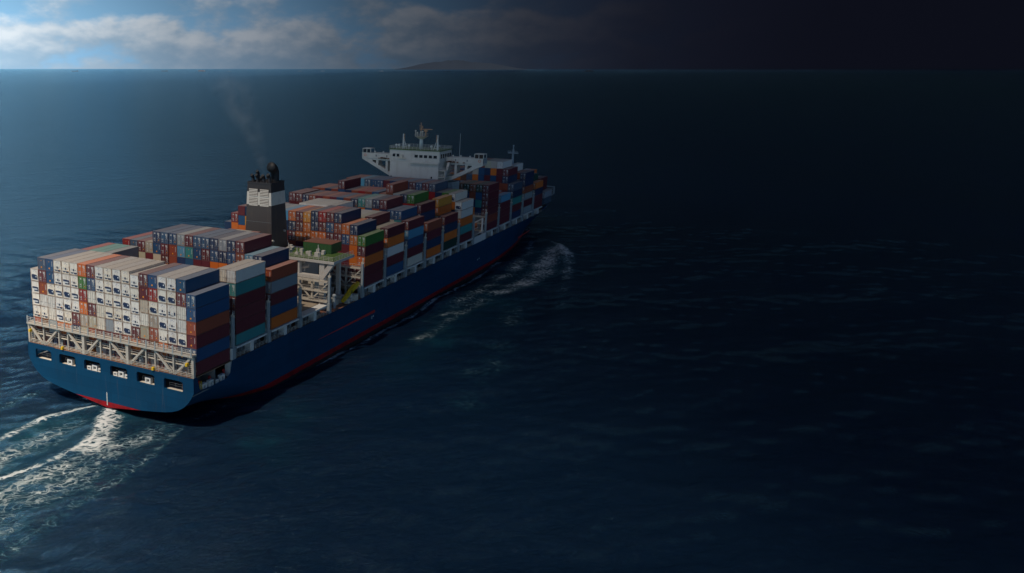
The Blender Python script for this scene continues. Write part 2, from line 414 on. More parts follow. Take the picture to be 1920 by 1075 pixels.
def sea_mat(t, b):
    o = t.node('ShaderNodeTexCoord').outputs['Object']
    fa = t.node('ShaderNodeAttribute', attribute_name='foam').outputs['Fac']
    tq = t.node('ShaderNodeAttribute', attribute_name='turq').outputs['Fac']
    rot = t.node('ShaderNodeVectorRotate', rotation_type='Z_AXIS'); t.put(rot.inputs['Vector'], o); rot.inputs['Angle'].default_value = -WD
    ws = t.vmath('MULTIPLY', rot.outputs[0], (1.0, .42, 1.0))     # stretched along the crests
    big = t.noise(o, .006, 3, .5)
    deep = t.mix(t.smooth(big, .35, .65), (.0032, .0110, .029), (.0040, .015, .037))
    deep = t.mix(t.math('MULTIPLY', tq, .5), deep, (.0045, .040, .062))
    patch = t.smooth(t.noise(o, .055, 4, .6), .50, .66)
    deep = t.mix(t.math('MULTIPLY', t.math('MULTIPLY', patch, tq), .5), deep, (.014, .10, .13))
    # lace of foam: broken cells, stretched along the ship's track
    wob = t.vmath('ADD', o, t.vmath('MULTIPLY', t.vmath('SUBTRACT', t.node('ShaderNodeTexNoise').outputs[1], (.5, .5, .5)), (0, 0, 0)))
    nn = t.node('ShaderNodeTexNoise'); t.put(nn.inputs['Vector'], o); nn.inputs['Scale'].default_value = .34; nn.inputs['Detail'].default_value = 4
    wob = t.vmath('ADD', o, t.vmath('MULTIPLY', t.vmath('SUBTRACT', nn.outputs[1], (.5, .5, .5)), (4.4, 4.4, 0)))
    rot2 = t.node('ShaderNodeVectorRotate', rotation_type='Z_AXIS'); t.put(rot2.inputs['Vector'], wob); rot2.inputs['Angle'].default_value = -WD
    fp = t.vmath('MULTIPLY', rot2.outputs[0], (1.0, .50, 1.0))
    vo = t.node('ShaderNodeTexVoronoi', feature='DISTANCE_TO_EDGE'); t.put(vo.inputs['Vector'], fp); vo.inputs['Scale'].default_value = .95
    lace = t.smooth(vo.outputs['Distance'], 0.0, .34, 1.0, 0.0)
    f1 = t.noise(fp, 1.5, 8, .70, .7)
    f2 = t.noise(fp, .13, 4, .6, .3)
    tex = t.math('ADD', t.math('ADD', t.math('MULTIPLY', f1, .52), t.math('MULTIPLY', lace, .22)), t.math('MULTIPLY', f2, .62))
    val = t.math('ADD', tex, t.math('MULTIPLY', fa, .95))
    fm = t.math('MULTIPLY', t.smooth(val, 1.12, 1.33), t.smooth(fa, .03, .16))
    haze_ = t.math('MULTIPLY', t.smooth(val, .95, 1.22), t.smooth(fa, .06, .3))
    deep = t.mix(t.math('MULTIPLY', haze_, .40), deep, (.018, .085, .115))
    foamc = t.mix(t.smooth(val, 1.16, 1.42), (.26, .34, .37), (.55, .57, .58))
    # ripples
    r1 = t.noise(ws, .95, 6, .68, .4); r2 = t.noise(ws, .17, 3, .55, .2); r3 = t.noise(ws, 2.4, 4, .62)
    h = t.math('ADD', t.math('ADD', t.math('MULTIPLY', r1, .72), t.math('MULTIPLY', r2, 1.4)), t.math('MULTIPLY', r3, .26))
    r4 = t.noise(ws, .050, 3, .55, .3)
    h = t.math('ADD', t.math('ADD', h, t.math('MULTIPLY', r4, 1.6)), t.math('MULTIPLY', fm, .25))
    bp = t.node('ShaderNodeBump'); bp.inputs['Strength'].default_value = 1.0; bp.inputs['Distance'].default_value = 1.0
    t.put(bp.inputs['Height'], h)
    nrm = bp.outputs[0]
    body = t.node('ShaderNodeBsdfDiffuse'); t.put(body.inputs['Color'], deep); t.put(body.inputs['Normal'], nrm)
    gl = t.node('ShaderNodeBsdfGlossy'); gl.inputs['Color'].default_value = (.56, .87, 1.0, 1); gl.inputs['Roughness'].default_value = .10; t.put(gl.inputs['Normal'], nrm)
    fr_ = t.node('ShaderNodeFresnel'); fr_.inputs['IOR'].default_value = 1.33; t.put(fr_.inputs['Normal'], nrm)
    ms = t.node('ShaderNodeMixShader'); t.put(ms.inputs[0], fr_.outputs[0]); t.l.new(body.outputs[0], ms.inputs[1]); t.l.new(gl.outputs[0], ms.inputs[2])
    fd = t.node('ShaderNodeBsdfDiffuse'); t.put(fd.inputs['Color'], foamc); t.put(fd.inputs['Normal'], nrm)
    m2 = t.node('ShaderNodeMixShader'); t.put(m2.inputs[0], fm); t.l.new(ms.outputs[0], m2.inputs[1]); t.l.new(fd.outputs[0], m2.inputs[2])
    t.l.new(m2.outputs[0], t.n['Material Output'].inputs['Surface']); t.n.remove(b)
M['sea'] = mat('sea_water', None, .1, 0, sea_mat)
me.materials.append(M['sea'])
sea = bpy.data.objects.new('sea', me); COL.objects.link(sea); sea['kind'] = 'structure'

# ------------------------------------------------------------------ added out-of-view cloud volume that dims the sun
def added_shade_cloud():
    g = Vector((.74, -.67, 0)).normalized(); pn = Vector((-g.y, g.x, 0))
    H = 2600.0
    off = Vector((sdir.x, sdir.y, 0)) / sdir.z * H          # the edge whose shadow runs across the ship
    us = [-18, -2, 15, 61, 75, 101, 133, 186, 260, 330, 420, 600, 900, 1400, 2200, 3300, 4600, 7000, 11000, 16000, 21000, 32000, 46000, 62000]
    hs = [0, 12, 24, 31, 45, 85, 127, 170, 210, 232, 250, 250, 250, 250, 250, 250, 250, 250, 250, 250, 250, 250, 250, 200]  # thickness shaped to dim the sun step by step towards the bow
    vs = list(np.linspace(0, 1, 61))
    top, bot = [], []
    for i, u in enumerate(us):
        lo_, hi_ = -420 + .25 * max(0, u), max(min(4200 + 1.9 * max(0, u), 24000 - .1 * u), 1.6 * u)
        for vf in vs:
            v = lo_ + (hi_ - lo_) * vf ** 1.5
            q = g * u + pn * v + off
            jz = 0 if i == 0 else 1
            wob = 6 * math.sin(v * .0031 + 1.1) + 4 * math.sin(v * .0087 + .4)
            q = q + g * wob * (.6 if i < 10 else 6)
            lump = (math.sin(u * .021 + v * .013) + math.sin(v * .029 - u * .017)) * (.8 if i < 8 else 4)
            rise = max(0.0, .094 * (q - CAM).length - H)          # base lifted with distance so it stays out of view
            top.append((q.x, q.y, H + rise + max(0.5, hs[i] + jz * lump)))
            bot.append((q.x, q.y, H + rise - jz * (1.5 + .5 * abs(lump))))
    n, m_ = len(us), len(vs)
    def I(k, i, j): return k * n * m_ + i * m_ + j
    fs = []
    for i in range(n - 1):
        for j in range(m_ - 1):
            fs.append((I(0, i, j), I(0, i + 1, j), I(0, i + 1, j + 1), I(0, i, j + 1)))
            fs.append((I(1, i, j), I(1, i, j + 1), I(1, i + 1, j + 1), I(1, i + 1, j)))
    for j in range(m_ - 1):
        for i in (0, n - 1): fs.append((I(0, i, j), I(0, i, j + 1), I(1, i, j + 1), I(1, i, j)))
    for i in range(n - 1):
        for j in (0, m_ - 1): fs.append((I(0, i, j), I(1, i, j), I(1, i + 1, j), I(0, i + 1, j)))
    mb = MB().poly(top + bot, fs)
    m = bpy.data.materials.new('shade_cloud_vapour'); m.use_nodes = True; t = NT(m.node_tree); t.n.clear()
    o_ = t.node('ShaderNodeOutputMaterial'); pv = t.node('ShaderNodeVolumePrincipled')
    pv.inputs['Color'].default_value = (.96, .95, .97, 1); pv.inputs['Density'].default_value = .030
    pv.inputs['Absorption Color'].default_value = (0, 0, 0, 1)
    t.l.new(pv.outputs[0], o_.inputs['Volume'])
    o = mb.build('added_shade_cloud', m, None, True)
    tag(o, 'added unseen cloud volume shading the sun along the ship', 'cloud', None, 'stuff')
added_shade_cloud()

# ------------------------------------------------------------------ the ship
ship = empty('container_ship')
tag(ship, 'huge blue hulled container ship under way with black and white funnel', 'ship')
DECK = 12.3; ZA = 12.36; ZB = 14.96; PITCHR = 2.5
BX = [3.0, 17.6, 32.3, 81.7, 96.5, 111.6, 127.0, 142.1, 157.4, 185.8, 201.4, 216.9, 232.7, 248.5, 264.2]
XT = 1.2; XBOW = 324.0


def deck_hb(x):
    if x < 250: return 24.2
    t = (x - 250) / (XBOW - 250); return 24.2 * max(0, 1 - t ** 2.1) ** .62
def wl_hb(x):
    if x < 185: return 24.2
    t = min(1, (x - 185) / (308 - 185)); return 24.2 * max(0, 1 - t ** 1.9) ** .85
def sheer(x): return DECK + (0 if x < 262 else min(3.0, ((x - 262) / 20) * 1.3))


def section(x):
    """half section from keel centre to deck edge as (y, z) list"""
    e = float(sstep(1.2, 52, x)); zb = 1.0 - 8.0 * e
    a = .13 * (1 - e) + .01; zk = 9.1 - 13.5 * float(sstep(1.2, 55, x))
    top = sheer(x); B = 24.2; pts = []
    fwd = x > 185
    ys = [0, .1, .22, .34, .46, .58, .68, .76, .83, .89, .94, .975, 1.0]
    if not fwd:
        c = max(.2, zk - zb - a * B)
        for s_ in ys: pts.append((s_ * B, zb + a * B * s_ + c * s_ ** 10))
        z0 = pts[-1][1]
        for k in range(1, 11):
            pts.append((B, z0 + (top - z0) * k / 10))
    else:
        bd, bw = deck_hb(x), wl_hb(x)
        for s_ in ys: pts.append((s_ * bw * .97, -7 + 2.6 * s_ ** 10))
        z0 = pts[-1][1]
        for k in range(1, 11):
            z_ = z0 + (top - z0) * k / 10
            q = max(0, (z_ + 1) / (top + 1)); pts.append((bw + (bd - bw) * q ** 1.7, z_))
    return pts


xs_ = [XT, 2.4, 3.5, 5, 7, 9, 11, 13, 14.6, 15.3, 18, 22, 27, 33, 40, 48, 56, 68, 90, 120, 150, 185.5, 195, 205, 215, 225, 235, 245, 252, 260, 266, 272, 278, 284, 290, 296, 301, 306, 310, 314, 317, 320, 322.5, 323.9]
OPEN0, OPEN1, OPZ = 3.5, 15.3, 8.75                      # mooring deck cut-out in the ship's side
mb = MB(); secs = []
for x in xs_:
    S_ = section(x)
    if OPEN0 <= x <= 14.6:                               # side stops low beside the mooring deck
        lo = OPZ + (0 if x < 14 else .9)
        z0 = S_[12][1]
        S_ = S_[:13] + [(24.2, z0 + (max(lo, z0 + .05) - z0) * k / 10) for k in range(1, 11)]
    secs.append(S_)
ns = len(secs[0]); idx = {}
for i, x in enumerate(xs_):
    for sgn in (1, -1):
        for j, (y, z) in enumerate(secs[i]): idx[i, sgn, j] = len(mb.v); mb.v.append((x, y * sgn, z))
# vertical lips of the cut-out
for i in range(len(xs_) - 1):
    for sgn in (1, -1):
        for j in range(ns - 1): mb.f.append((idx[i, sgn, j], idx[i + 1, sgn, j], idx[i + 1, sgn, j + 1], idx[i, sgn, j + 1]))
hull = mb.build('hull', M['hull'], ship, False)
for q in hull.data.polygons: q.use_smooth = q.center.x > 5 or q.center.z < 8
# paint stripes and marks lying on the side plating
st = MB()
st.poly([(54.5, -24.23, 6.72), (88.3, -24.23, 6.15), (88.3, -24.23, 7.0), (54.5, -24.23, 6.80)], [(0, 1, 2, 3)])
st.build('side_stripe', M['red'], hull)
st = MB(); st.poly([(226, -24.15, 5.6), (246, -23.2, 5.7), (246, -23.35, 6.3), (226, -24.2, 6.3)], [(0, 1, 2, 3)])
st.build('side_stripe', M['red'], hull)
dm = MB()
for k in range(9):
    dm.box(XT - .03, XT - .012, -.14, .16, 1.5 + k * .34, 1.66 + k * .34)
dm.box(XT - .028, XT - .011, -.03, .05, 1.4, 4.6)
dm.build('draft_marks', M['mark'], hull)
dm = MB(); dm.box(86.2, 86.5, -24.25, -24.22, 4.6, 5.5); dm.box(87.0, 87.5, -24.25, -24.22, 5.1, 5.5); dm.build('hull_mark', M['mark'], hull)
dm = MB(); dm.box(176.0, 176.5, -24.25, -24.22, 5.5, 6.0); dm.box(177.6, 178.1, -24.25, -24.22, 5.7, 6.2); dm.build('hull_mark', M['mark'], hull)

# transom with its six mooring ports
WIN = [(21.8, 16.8), (14.2, 9.2), (6.5, 1.6), (-1.3, -6.2), (-8.9, -13.8), (-16.4, -21.4)]
WZ0, WZ1 = 8.65, 11.1
def rrect(y0, y1, z0, z1, r, n=4):
    pts = []
    for cy, cz, a0 in ((y1 - r, z1 - r, 0), (y0 + r, z1 - r, 90), (y0 + r, z0 + r, 180), (y1 - r, z0 + r, 270)):
        for k in range(n + 1):
            an = R(a0 + 90 * k / n); pts.append((cy + r * math.cos(an), cz + r * math.sin(an)))
    return pts
tr = MB()
S0 = section(XT)
low = [(y, z) for y, z in S0 if z < WZ0 - .4]
outl = [(-y, z) for y, z in low[::-1]] + low[1:]
ylim = low[-1][0]
# lower apron up to the sill line: fan in strips
zs_ = WZ0 - .4
bm_pts = outl
for (ya, za_), (yb, zb_) in zip(bm_pts[:-1], bm_pts[1:]):
    tr.poly([(XT, ya, za_), (XT, yb, zb_), (XT, yb, zs_), (XT, ya, zs_)], [(0, 1, 2, 3)])
for sg in (1, -1):
    tr.poly([(XT, sg * ylim, low[-1][1]), (XT, sg * 24.2, 9.1), (XT, sg * 24.2, DECK), (XT, sg * ylim, DECK), (XT, sg * ylim, zs_)], [(0, 1, 2, 3, 4)])
edges = [ylim] + [(WIN[i][1] + WIN[i + 1][0]) / 2 for i in range(5)] + [-ylim]
rims = []
for i, (ya, yb) in enumerate(WIN):
    o1, o0 = edges[i], edges[i + 1]
    inner = rrect(yb, ya, WZ0, WZ1, .45)
    n = len(inner); outer = []
    for (y, z) in inner:                                  # push each point out to the cell border
        cy, cz = (ya + yb) / 2, (WZ0 + WZ1) / 2
        dy_, dz_ = y - cy, z - cz
        hy1, hy0, hz1, hz0 = o1 - cy, cy - o0, DECK - cz, cz - zs_
        k = min((hy1 if dy_ > 0 else hy0) / max(abs(dy_), 1e-6), (hz1 if dz_ > 0 else hz0) / max(abs(dz_), 1e-6))
        outer.append((cy + dy_ * k, cz + dz_ * k))
    # add cell corners
    ring = [(XT, y, z) for y, z in inner] + [(XT, y, z) for y, z in outer]
    fs = [(k, (k + 1) % n, n + (k + 1) % n, n + k) for k in range(n)]
    tr.poly(ring, fs)
    for (cy, cz) in ((o1, DECK), (o0, DECK), (o0, zs_), (o1, zs_)):   # corner triangles the fan leaves open
        on_v = [q for q in outer if abs(q[0] - cy) < 1e-3]; on_h = [q for q in outer if abs(q[1] - cz) < 1e-3]
        if on_v and on_h:
            a_ = min(on_v, key=lambda q: abs(q[1] - cz)); b_ = min(on_h, key=lambda q: abs(q[0] - cy))
            tr.poly([(XT, cy, cz), (XT, *a_), (XT, *b_)], [(0, 1, 2)])
    rm = MB(); i2 = rrect(yb - .12, ya + .12, WZ0 - .12, WZ1 + .12, .52)
    P_ = [(XT - .04, *q) for q in inner] + [(XT + .55, *q) for q in inner] + [(XT - .04, *q) for q in i2] + [(XT - .001, *q) for q in i2]
    fs = []
    for k in range(n):
        k2 = (k + 1) % n
        fs += [(k, k2, n + k2, n + k), (2 * n + k, 2 * n + k2, k2, k), (3 * n + k, 3 * n + k2, 2 * n + k2, 2 * n + k)]
    rm.poly(P_, fs); rims.append(rm)
transom = tr.build('transom', M['hull'], ship)
for rm in rims: rm.build('port_rim', M['hull'], transom)
# rounded stern edge strip catches the light
ed = MB(); pl = [(-y, z) for y, z in S0[::-1]] + S0[1:]
for (ya, za_), (yb, zb_) in zip(pl[:-1], pl[1:]):
    ed.beam((XT + .02, ya, za_), (XT + .02, yb, zb_), .16)
ed.build('stern_edge_bar', M['hull'], transom)

# mooring deck behind the ports
md = MB(); md.box(XT + .05, 16.5, -24.05, 24.05, 8.3, 8.55); md.box(9.2, 9.4, -23.9, 23.9, 8.56, 12.0)
mooring = md.build('mooring_deck', M['grey'], ship)
MB().box(XT + .06, 16.5, -24.0, 24.0, 12.06, 12.22).build('poop_deck', M['rustdeck'], ship)
def fairlead(y, x, along):
    f = MB()
    if along:     # beside the side cut-out, opening to starboard
        f.box(x - .75, x + .75, y, y + .8, 8.56, 8.85); f.box(x - .75, x - .4, y, y + .8, 8.85, 9.6)
        f.box(x + .4, x + .75, y, y + .8, 8.85, 9.6); f.box(x - .75, x + .75, y, y + .8, 9.6, 9.95)
    else:
        f.box(x, x + .8, y - .75, y + .75, 8.56, 8.85); f.box(x, x + .8, y - .75, y - .4, 8.85, 9.6)
        f.box(x, x + .8, y + .4, y + .75, 8.85, 9.6); f.box(x, x + .8, y - .75, y + .75, 9.6, 9.95)
    return f.build('fairlead', M['white'], mooring)
for ya, yb in WIN[1:5]:
    c = (ya + yb) / 2
    fairlead(c, XT + .7, False)
    if ya in (6.5, -1.3):
        for s_ in (-1.7, 1.7):
            q = MB(); q.box(XT + .7, XT + 1.5, c + s_ - .6, c + s_ + .6, 8.56, 8.75); q.box(XT + .7, XT + 1.5, c + s_ - .6, c + s_ - .35, 8.75, 9.15)
            q.box(XT + .7, XT + 1.5, c + s_ + .35, c + s_ + .6, 8.75, 9.15); q.box(XT + .7, XT + 1.5, c + s_ - .6, c + s_ + .6, 9.15, 9.4); q.build('roller_fairlead', M['white'], mooring)
for ya, yb in WIN:
    MB().rail([(XT + 1.9, ya, 8.56), (XT + 1.9, yb, 8.56)], 1.0, 1.6, .05, 2).build('railing', M['rail'], mooring)
    MB().box(XT + .1, XT + 2.0, yb, ya, 8.555, 8.60).build('port_sill', M['cream'], mooring)
    q = MB(); q.box(6.0, 6.5, ya - .9, ya - .4, 8.56, 12.0); q.build('pillar', M['grey'], mooring)
for x in (5.6, 8.0, 12.2): fairlead(-23.9, x, True)
q = MB(); q.box(9.6, 10.6, -23.9, -23.2, 8.56, 8.8); q.box(9.6, 9.85, -23.9, -23.2, 8.8, 9.2); q.box(10.35, 10.6, -23.9, -23.2, 8.8, 9.2); q.box(9.6, 10.6, -23.9, -23.2, 9.2, 9.4); q.build('roller_fairlead', M['white'], mooring)
for x, r_ in ((11.2, 1.25), (6.4, .9)):
    q = MB(); q.tube((x, -21.0, 10.0), (x, -18.5, 10.0), r_, r_, 16); q.tube((x, -21.2, 10.0), (x, -21.0, 10.0), r_ + .3, r_ + .3, 16); q.box(x - .8, x + .8, -21, -18.4, 8.56, 9.2); q.build('mooring_winch', M['dark'], mooring)
for x in (5.3, 9.0, 14.3):
    q = MB(); q.tube((x, -22.6, 8.56), (x, -22.6, 10.0), .28, .28, 10); q.sphere((x, -22.6, 10.1), .34); q.build('ventilator', M['red'], mooring)
q = MB()
for x in (3.75, 4.45): q.beam((x, -23.9, 8.6), (x, -23.9, 10.9), .09)
for k in range(6): q.beam((3.75, -23.9, 8.9 + k * .36), (4.45, -23.9, 8.9 + k * .36), .07)
q.build('ladder', M['yellow'], mooring)
q = MB(); q.box(14.9, 15.2, -24.0, -22.6, 8.56, 12.2); q.box(15.2, 15.5, -24.0, -23.2, 8.56, 12.2); q.build('cutout_pillar', M['white'], mooring)

# main deck
dv = []; df = []
for x in [16.5, 60, 120, 180, 230, 250, 258, 266, 274, 282, 290, 298, 306, 312, 317, 321, 323.5]:
    dv += [(x, deck_hb(x) - .05, sheer(x) - .06), (x, -deck_hb(x) + .05, sheer(x) - .06)]
for i in range(len(dv) // 2 - 1): df.append((2 * i, 2 * i + 1, 2 * i + 3, 2 * i + 2))
MB().poly(dv, df).build('main_deck', M['brown'], ship)
MB().box(15.35, 16.6, -24.1, 24.1, 12.31, 14.9).build('breakhead', M['white'], ship)

# ------------------------------------------------------------------ coaming, hatch covers, lashing bridges
LBX = [16.4, 31.05, 45.7, 61.0, 80.4, 95.2, 110.15, 125.4, 140.6, 155.85, 170.9, 184.6, 199.7, 215.2, 231.0, 246.8]
def coaming(x0, x1, sg):
    """side passage: inner wall, top girder, pillars, rail"""
    yo = 24.12
    r_ = MB().box(x0, x1, sg * 21.8, sg * 21.95, 12.31, 14.4).build('coaming_wall', M['steel'], ship)
    MB().box(x0, x1, sg * 21.7, sg * yo, 14.45, 14.85).build('girder', M['white'], r_)
    L = x1 - x0
    for fx in (.5,):
        xx = x0 + L * fx; MB().box(xx - .65, xx + .65, sg * 22.4, sg * (yo - .03), 12.28, 14.44).build('pillar', M['white'], r_)
    MB().rail([(x0, sg * 23.95, 12.28), (x1, sg * 23.95, 12.28)], 1.0, 1.5, .05, 3).build('railing', M['rail'], r_)
    q = MB(); rr = random.Random(int(x0 * 7))
    for k in range(5):
        xx = x0 + L * (k + .5) / 5 + rr.uniform(-.6, .6); hh = rr.uniform(.5, 1.5); q.box(xx - .35, xx + .35, sg * 22.0, sg * 22.5, 12.3, 12.3 + hh)
    q.build('vent_box', M['grey'], r_)
bays_all = BX[1:3] + [46.9] + BX[3:]
for bx in bays_all:
    for sg in (1, -1):
        if bx < 255: coaming(bx - .2, bx + 12.4, sg)
    hw = 21.6 if bx < 255 else 18.5
    MB().box(bx, bx + 12.19, -hw, hw, 13.6, 14.9).build('hatch_cover', M['hatch'], ship)
def lashing_bridge(x, top, inner=True, brace=False):
    z0 = DECK - .02
    root = None
    for sg in (-1, 1):
        y = sg * 23.75
        q = MB().box(x - .55, x + .55, y - .42, y + .42, 12.28, 14.9); q.box(x - .34, x + .34, y - .3, y + .3, 14.9, top)
        o = q.build('lashing_bridge' if root is None else 'post', M['steel'], ship if root is None else root)
        if root is None: root = o
        hd = MB().box(x - .2, x + .2, y - .42, y + .42, top, top + .45); hd.tube((x, y, top + .45), (x, y, top + 1.1), .16, .10, 8); hd.build('post_head', M['cream'], root)
    lv = [z for z in (15.4, 18.1, 20.7) if z < top]
    for z in lv:
        MB().box(x - .6, x + .6, -23.4, 23.4, z - .35, z).build('walkway', M['cream'], root)
        MB().rail([(x - .62, -23.4, z), (x - .62, 23.4, z)], 1.05, 2.5, .05, 2).build('railing', M['rail'], root)
    if inner:
        for k in range(-3, 4):
            yy = k * 6.2
            q = MB().box(x - .22, x + .22, yy - .22, yy + .22, 12.3, lv[-1] - .36); q.build('post', M['cream'], root)
    if brace:
        for y0, y1 in ((-23.5, -18.6), (-13.7, -18.6), (-12.4, -6.2)):
            MB().beam((x - .3, y0, lv[-1] - .4), (x - .3, y1, 15.5), .30).build('brace', M['cream'], root)
    return root
for x in LBX: lashing_bridge(x, 21.9, True, x in (61.0, 80.4))

# stern lashing truss
TX = 1.75
truss = MB().box(TX - .7, TX + .9, -24.1, 24.1, 16.8, 17.2).build('stern_truss', M['truss'], ship)
for y, wd in ((24.0, .5), (19.3, .32), (14.4, .32), (11.6, .32), (6.7, .75), (1.7, .32), (-1.1, .32), (-6.2, .75), (-11.3, .32), (-13.8, .32), (-18.7, .32), (-23.85, .6)):
    MB().box(TX - wd * .5, TX + wd * .5, y - wd / 2, y + wd / 2, 12.22, 16.74).build('post', M['truss'], truss)
for ya, yb in ((23.6, 19.7), (14.6, 18.9), (11.4, 7.2), (1.9, 6.2), (-1.3, -5.7), (-11.1, -6.7), (-14.0, -18.3), (-23.4, -19.1)):
    MB().beam((TX - .1, ya, 16.6), (TX - .1, yb, 12.35), .42).build('brace', M['truss'], truss)
    MB().beam((TX + .9, ya - (.6 if ya > yb else -.6), 15.9), (TX + .9, yb, 12.35), .2).build('stay', M['rail'], truss)
for z in (14.6,):
    MB().box(TX + .3, TX + 1.15, -23.6, 23.6, z - .18, z).build('walkway', M['cream'], truss)
    MB().rail([(TX + .3, -23.6, z), (TX + .3, 23.6, z)], 1.0, 2.4, .05, 2).build('railing', M['rail'], truss)
MB().rail([(TX - .62, -24, 17.3), (TX - .62, 24, 17.3)], 1.15, 1.2, .045, 3).build('railing', M['rail'], truss)
for k in range(21):
    y = 23.8 - k * 2.38
    MB().box(TX - .72, TX - .58, y - .14, y + .14, 17.0, 18.75).build('rail_stanchion', M['steel'], truss)
MB().rail([(XT + .15, -23.9, 12.23), (XT + .15, 23.9, 12.23)], 1.0, 1.5, .045, 3).build('railing', M['rail'], truss)
for sg in (1, -1):
    q = MB()
    for k in range(9): q.box(TX + .0, TX + .7, sg * 22.4, sg * 23.5, 12.6 + k * .45, 12.66 + k * .45)
    q.beam((TX + .1, sg * 22.4, 12.3), (TX + .1, sg * 22.4, 16.7), .08); q.beam((TX + .1, sg * 23.5, 12.3), (TX + .1, sg * 23.5, 16.7), .08)
    q.build('ladder', M['cream'], truss)
for y, z in ((23.2, 15.2), (13.0, 12.6), (-13.6, 12.6), (-22.6, 15.1)):
    q = MB(); q.box(TX - .9, TX - .2, y - .26, y + .26, z - .3, z + .32); q.tube((TX - .55, y, z + .32), (TX - .55, y, z + .45), .15, .12, 8); q.build('lifebuoy_locker', M['yellow'], truss)
for y in (15, 10, 3.5, -3.5, -9, -16):
    q = MB(); q.box(2.75, 2.95, y - .55, y + .55, 12.3, 13.9); q.tube((2.7, y - .2, 12.3), (2.7, y - .2, 16.0), .09, .09, 6); q.build('cable_box', M['steel'], truss)

# ------------------------------------------------------------------ engine casing, funnel
casing = MB().box(63.2, 79.0, -10.5, 10.5, 12.3, 25.0).build('engine_casing', M['house'], ship)
MB().box(62.2, 74.0, -24.3, 24.3, 25.05, 25.75).build('wing_platform', M['house'], casing)
MB().box(62.5, 73.7, -24.0, 24.0, 25.76, 25.80).build('platform_deck', M['deckgreen'], casing)
MB().rail([(73.6, -24.1, 25.8), (62.4, -24.1, 25.8), (62.4, -4.8, 25.8)], 1.1, 1.5, .055, 3).build('railing', M['rail'], casing)
for y in (-20.5, -13.0):
    MB().box(62.6, 63.8, y - .75, y + .75, 12.3, 25.05).build('column', M['house'], casing)
MB().box(62.4, 63.9, -20.0, -10.5, 20.6, 21.5).build('cross_beam', M['house'], casing)
MB().prism([(-24.2, 25.05), (-22.6, 25.05), (-19.2, 20.4), (-20.6, 20.2)], 62.5, 63.8).build('knee_bracket', M['house'], casing)
MB().box(72.5, 73.5, -20.6, -19.6, 12.3, 25.05).build('column', M['house'], casing)
q = MB(); rr = random.Random(3)
for k in range(26):
    x = rr.uniform(63.5, 72.5); y = rr.uniform(-18, -5.5); h = rr.uniform(.3, 1.3); a = rr.uniform(.2, .6)
    q.box(x - a, x + a, y - a, y + a, 25.81, 25.81 + h)
    if k % 3 == 0: q.tube((x, y, 25.81), (x, y, 25.8 + h + 1.2), .13, .13, 6)
q.build('deck_fitting', M['house'], casing)
q = MB()
for k in range(34):
    x = rr.uniform(64.0, 79.5); y = rr.uniform(-23.3, -11.3); h = rr.uniform(.5, 2.4); a = rr.uniform(.25, .9)
    q.box(x - a, x + a, y - a, y + a, 12.3, 12.3 + h)
q.build('deck_machinery', M['cream'], casing)
q = MB()
for k in range(18):
    x = rr.uniform(64.0, 79.5); y = rr.uniform(-23.0, -11.3); z = 12.3 + rr.uniform(1, 5); q.tube((x, y, 12.3), (x, y, z), .22, .22, 7); q.tube((x, y, z), (x + rr.uniform(-2, 2), y + 1.5, z), .2, .2, 7)
q.build('pipework', M['steel'], casing)
MB().box(66, 71, -16.5, -11.5, 12.31, 19).build('pump_house', M['cream'], casing)
q = MB(); q.prism_y([(70.2, 13.0), (79.4, 16.0), (79.4, 16.9), (76.5, 16.6), (70.2, 13.6)], -23.4, -22.5); q.build('crane_boom', M['yellow'], casing)
MB().box(74.4, 75.2, -23.4, -22.6, 12.3, 15.5).build('boom_rest', M['house'], casing)
q = MB(); q.tube((66, -22.6, 12.3), (66, -22.6, 15.6), .45, .45, 12); q.sphere((66, -22.6, 15.7), .6, 10, 6); q.build('ventilator', M['steel'], casing)
q = MB(); q.tube((64.6, -14.2, 21.7), (64.6, -14.2, 24.6), .25, .25, 8); q.tube((64.6, -15.6, 23.4), (64.6, -13.4, 22.8), .5, .5, 8); q.tube((64.6, -13.2, 24.2), (64.6, -14.4, 24.5), .4, .4, 8); q.build('provision_crane', M['house'], casing)

def frus(mb_, x0, x1, y, z0, x0b, x1b, yb, z1):
    P_ = [(x0, -y, z0), (x1, -y, z0), (x1, y, z0), (x0, y, z0), (x0b, -yb, z1), (x1b, -yb, z1), (x1b, yb, z1), (x0b, yb, z1)]
    return mb_.poly(P_, [(0, 3, 2, 1), (4, 5, 6, 7), (0, 1, 5, 4), (1, 2, 6, 5), (2, 3, 7, 6), (3, 0, 4, 7)])
def fx0(z): return 63.6 + (z - 25) * .03
def fx1(z): return 72.2 - (z - 25) * .06
def fy(z): return 4.45 - (z - 25) * .036
def fseg(za_, zb_, g=0.): return frus(MB(), fx0(za_) - g, fx1(za_) + g, fy(za_) + g, za_, fx0(zb_) - g, fx1(zb_) + g, fy(zb_) + g, zb_)
funnel = fseg(25.0, 38.55).build('funnel', M['funnel'], ship)
fseg(38.56, 42.05, .02).build('white_band', M['funnel_white'], funnel)
fseg(42.06, 44.3).build('black_top', M['soot'], funnel)
q = MB()
for s_ in (-1, 1): q.box(fx0(44.4), fx1(44.4), s_ * fy(44.4) - .12, s_ * fy(44.4) + .12, 44.3, 44.75)
q.box(fx0(44.4) - .1, fx0(44.4) + .1, -fy(44.4), fy(44.4), 44.3, 44.75); q.box(fx1(44.4) - .1, fx1(44.4) + .1, -fy(44.4), fy(44.4), 44.3, 44.75)
q.build('top_coaming', M['soot'], funnel)
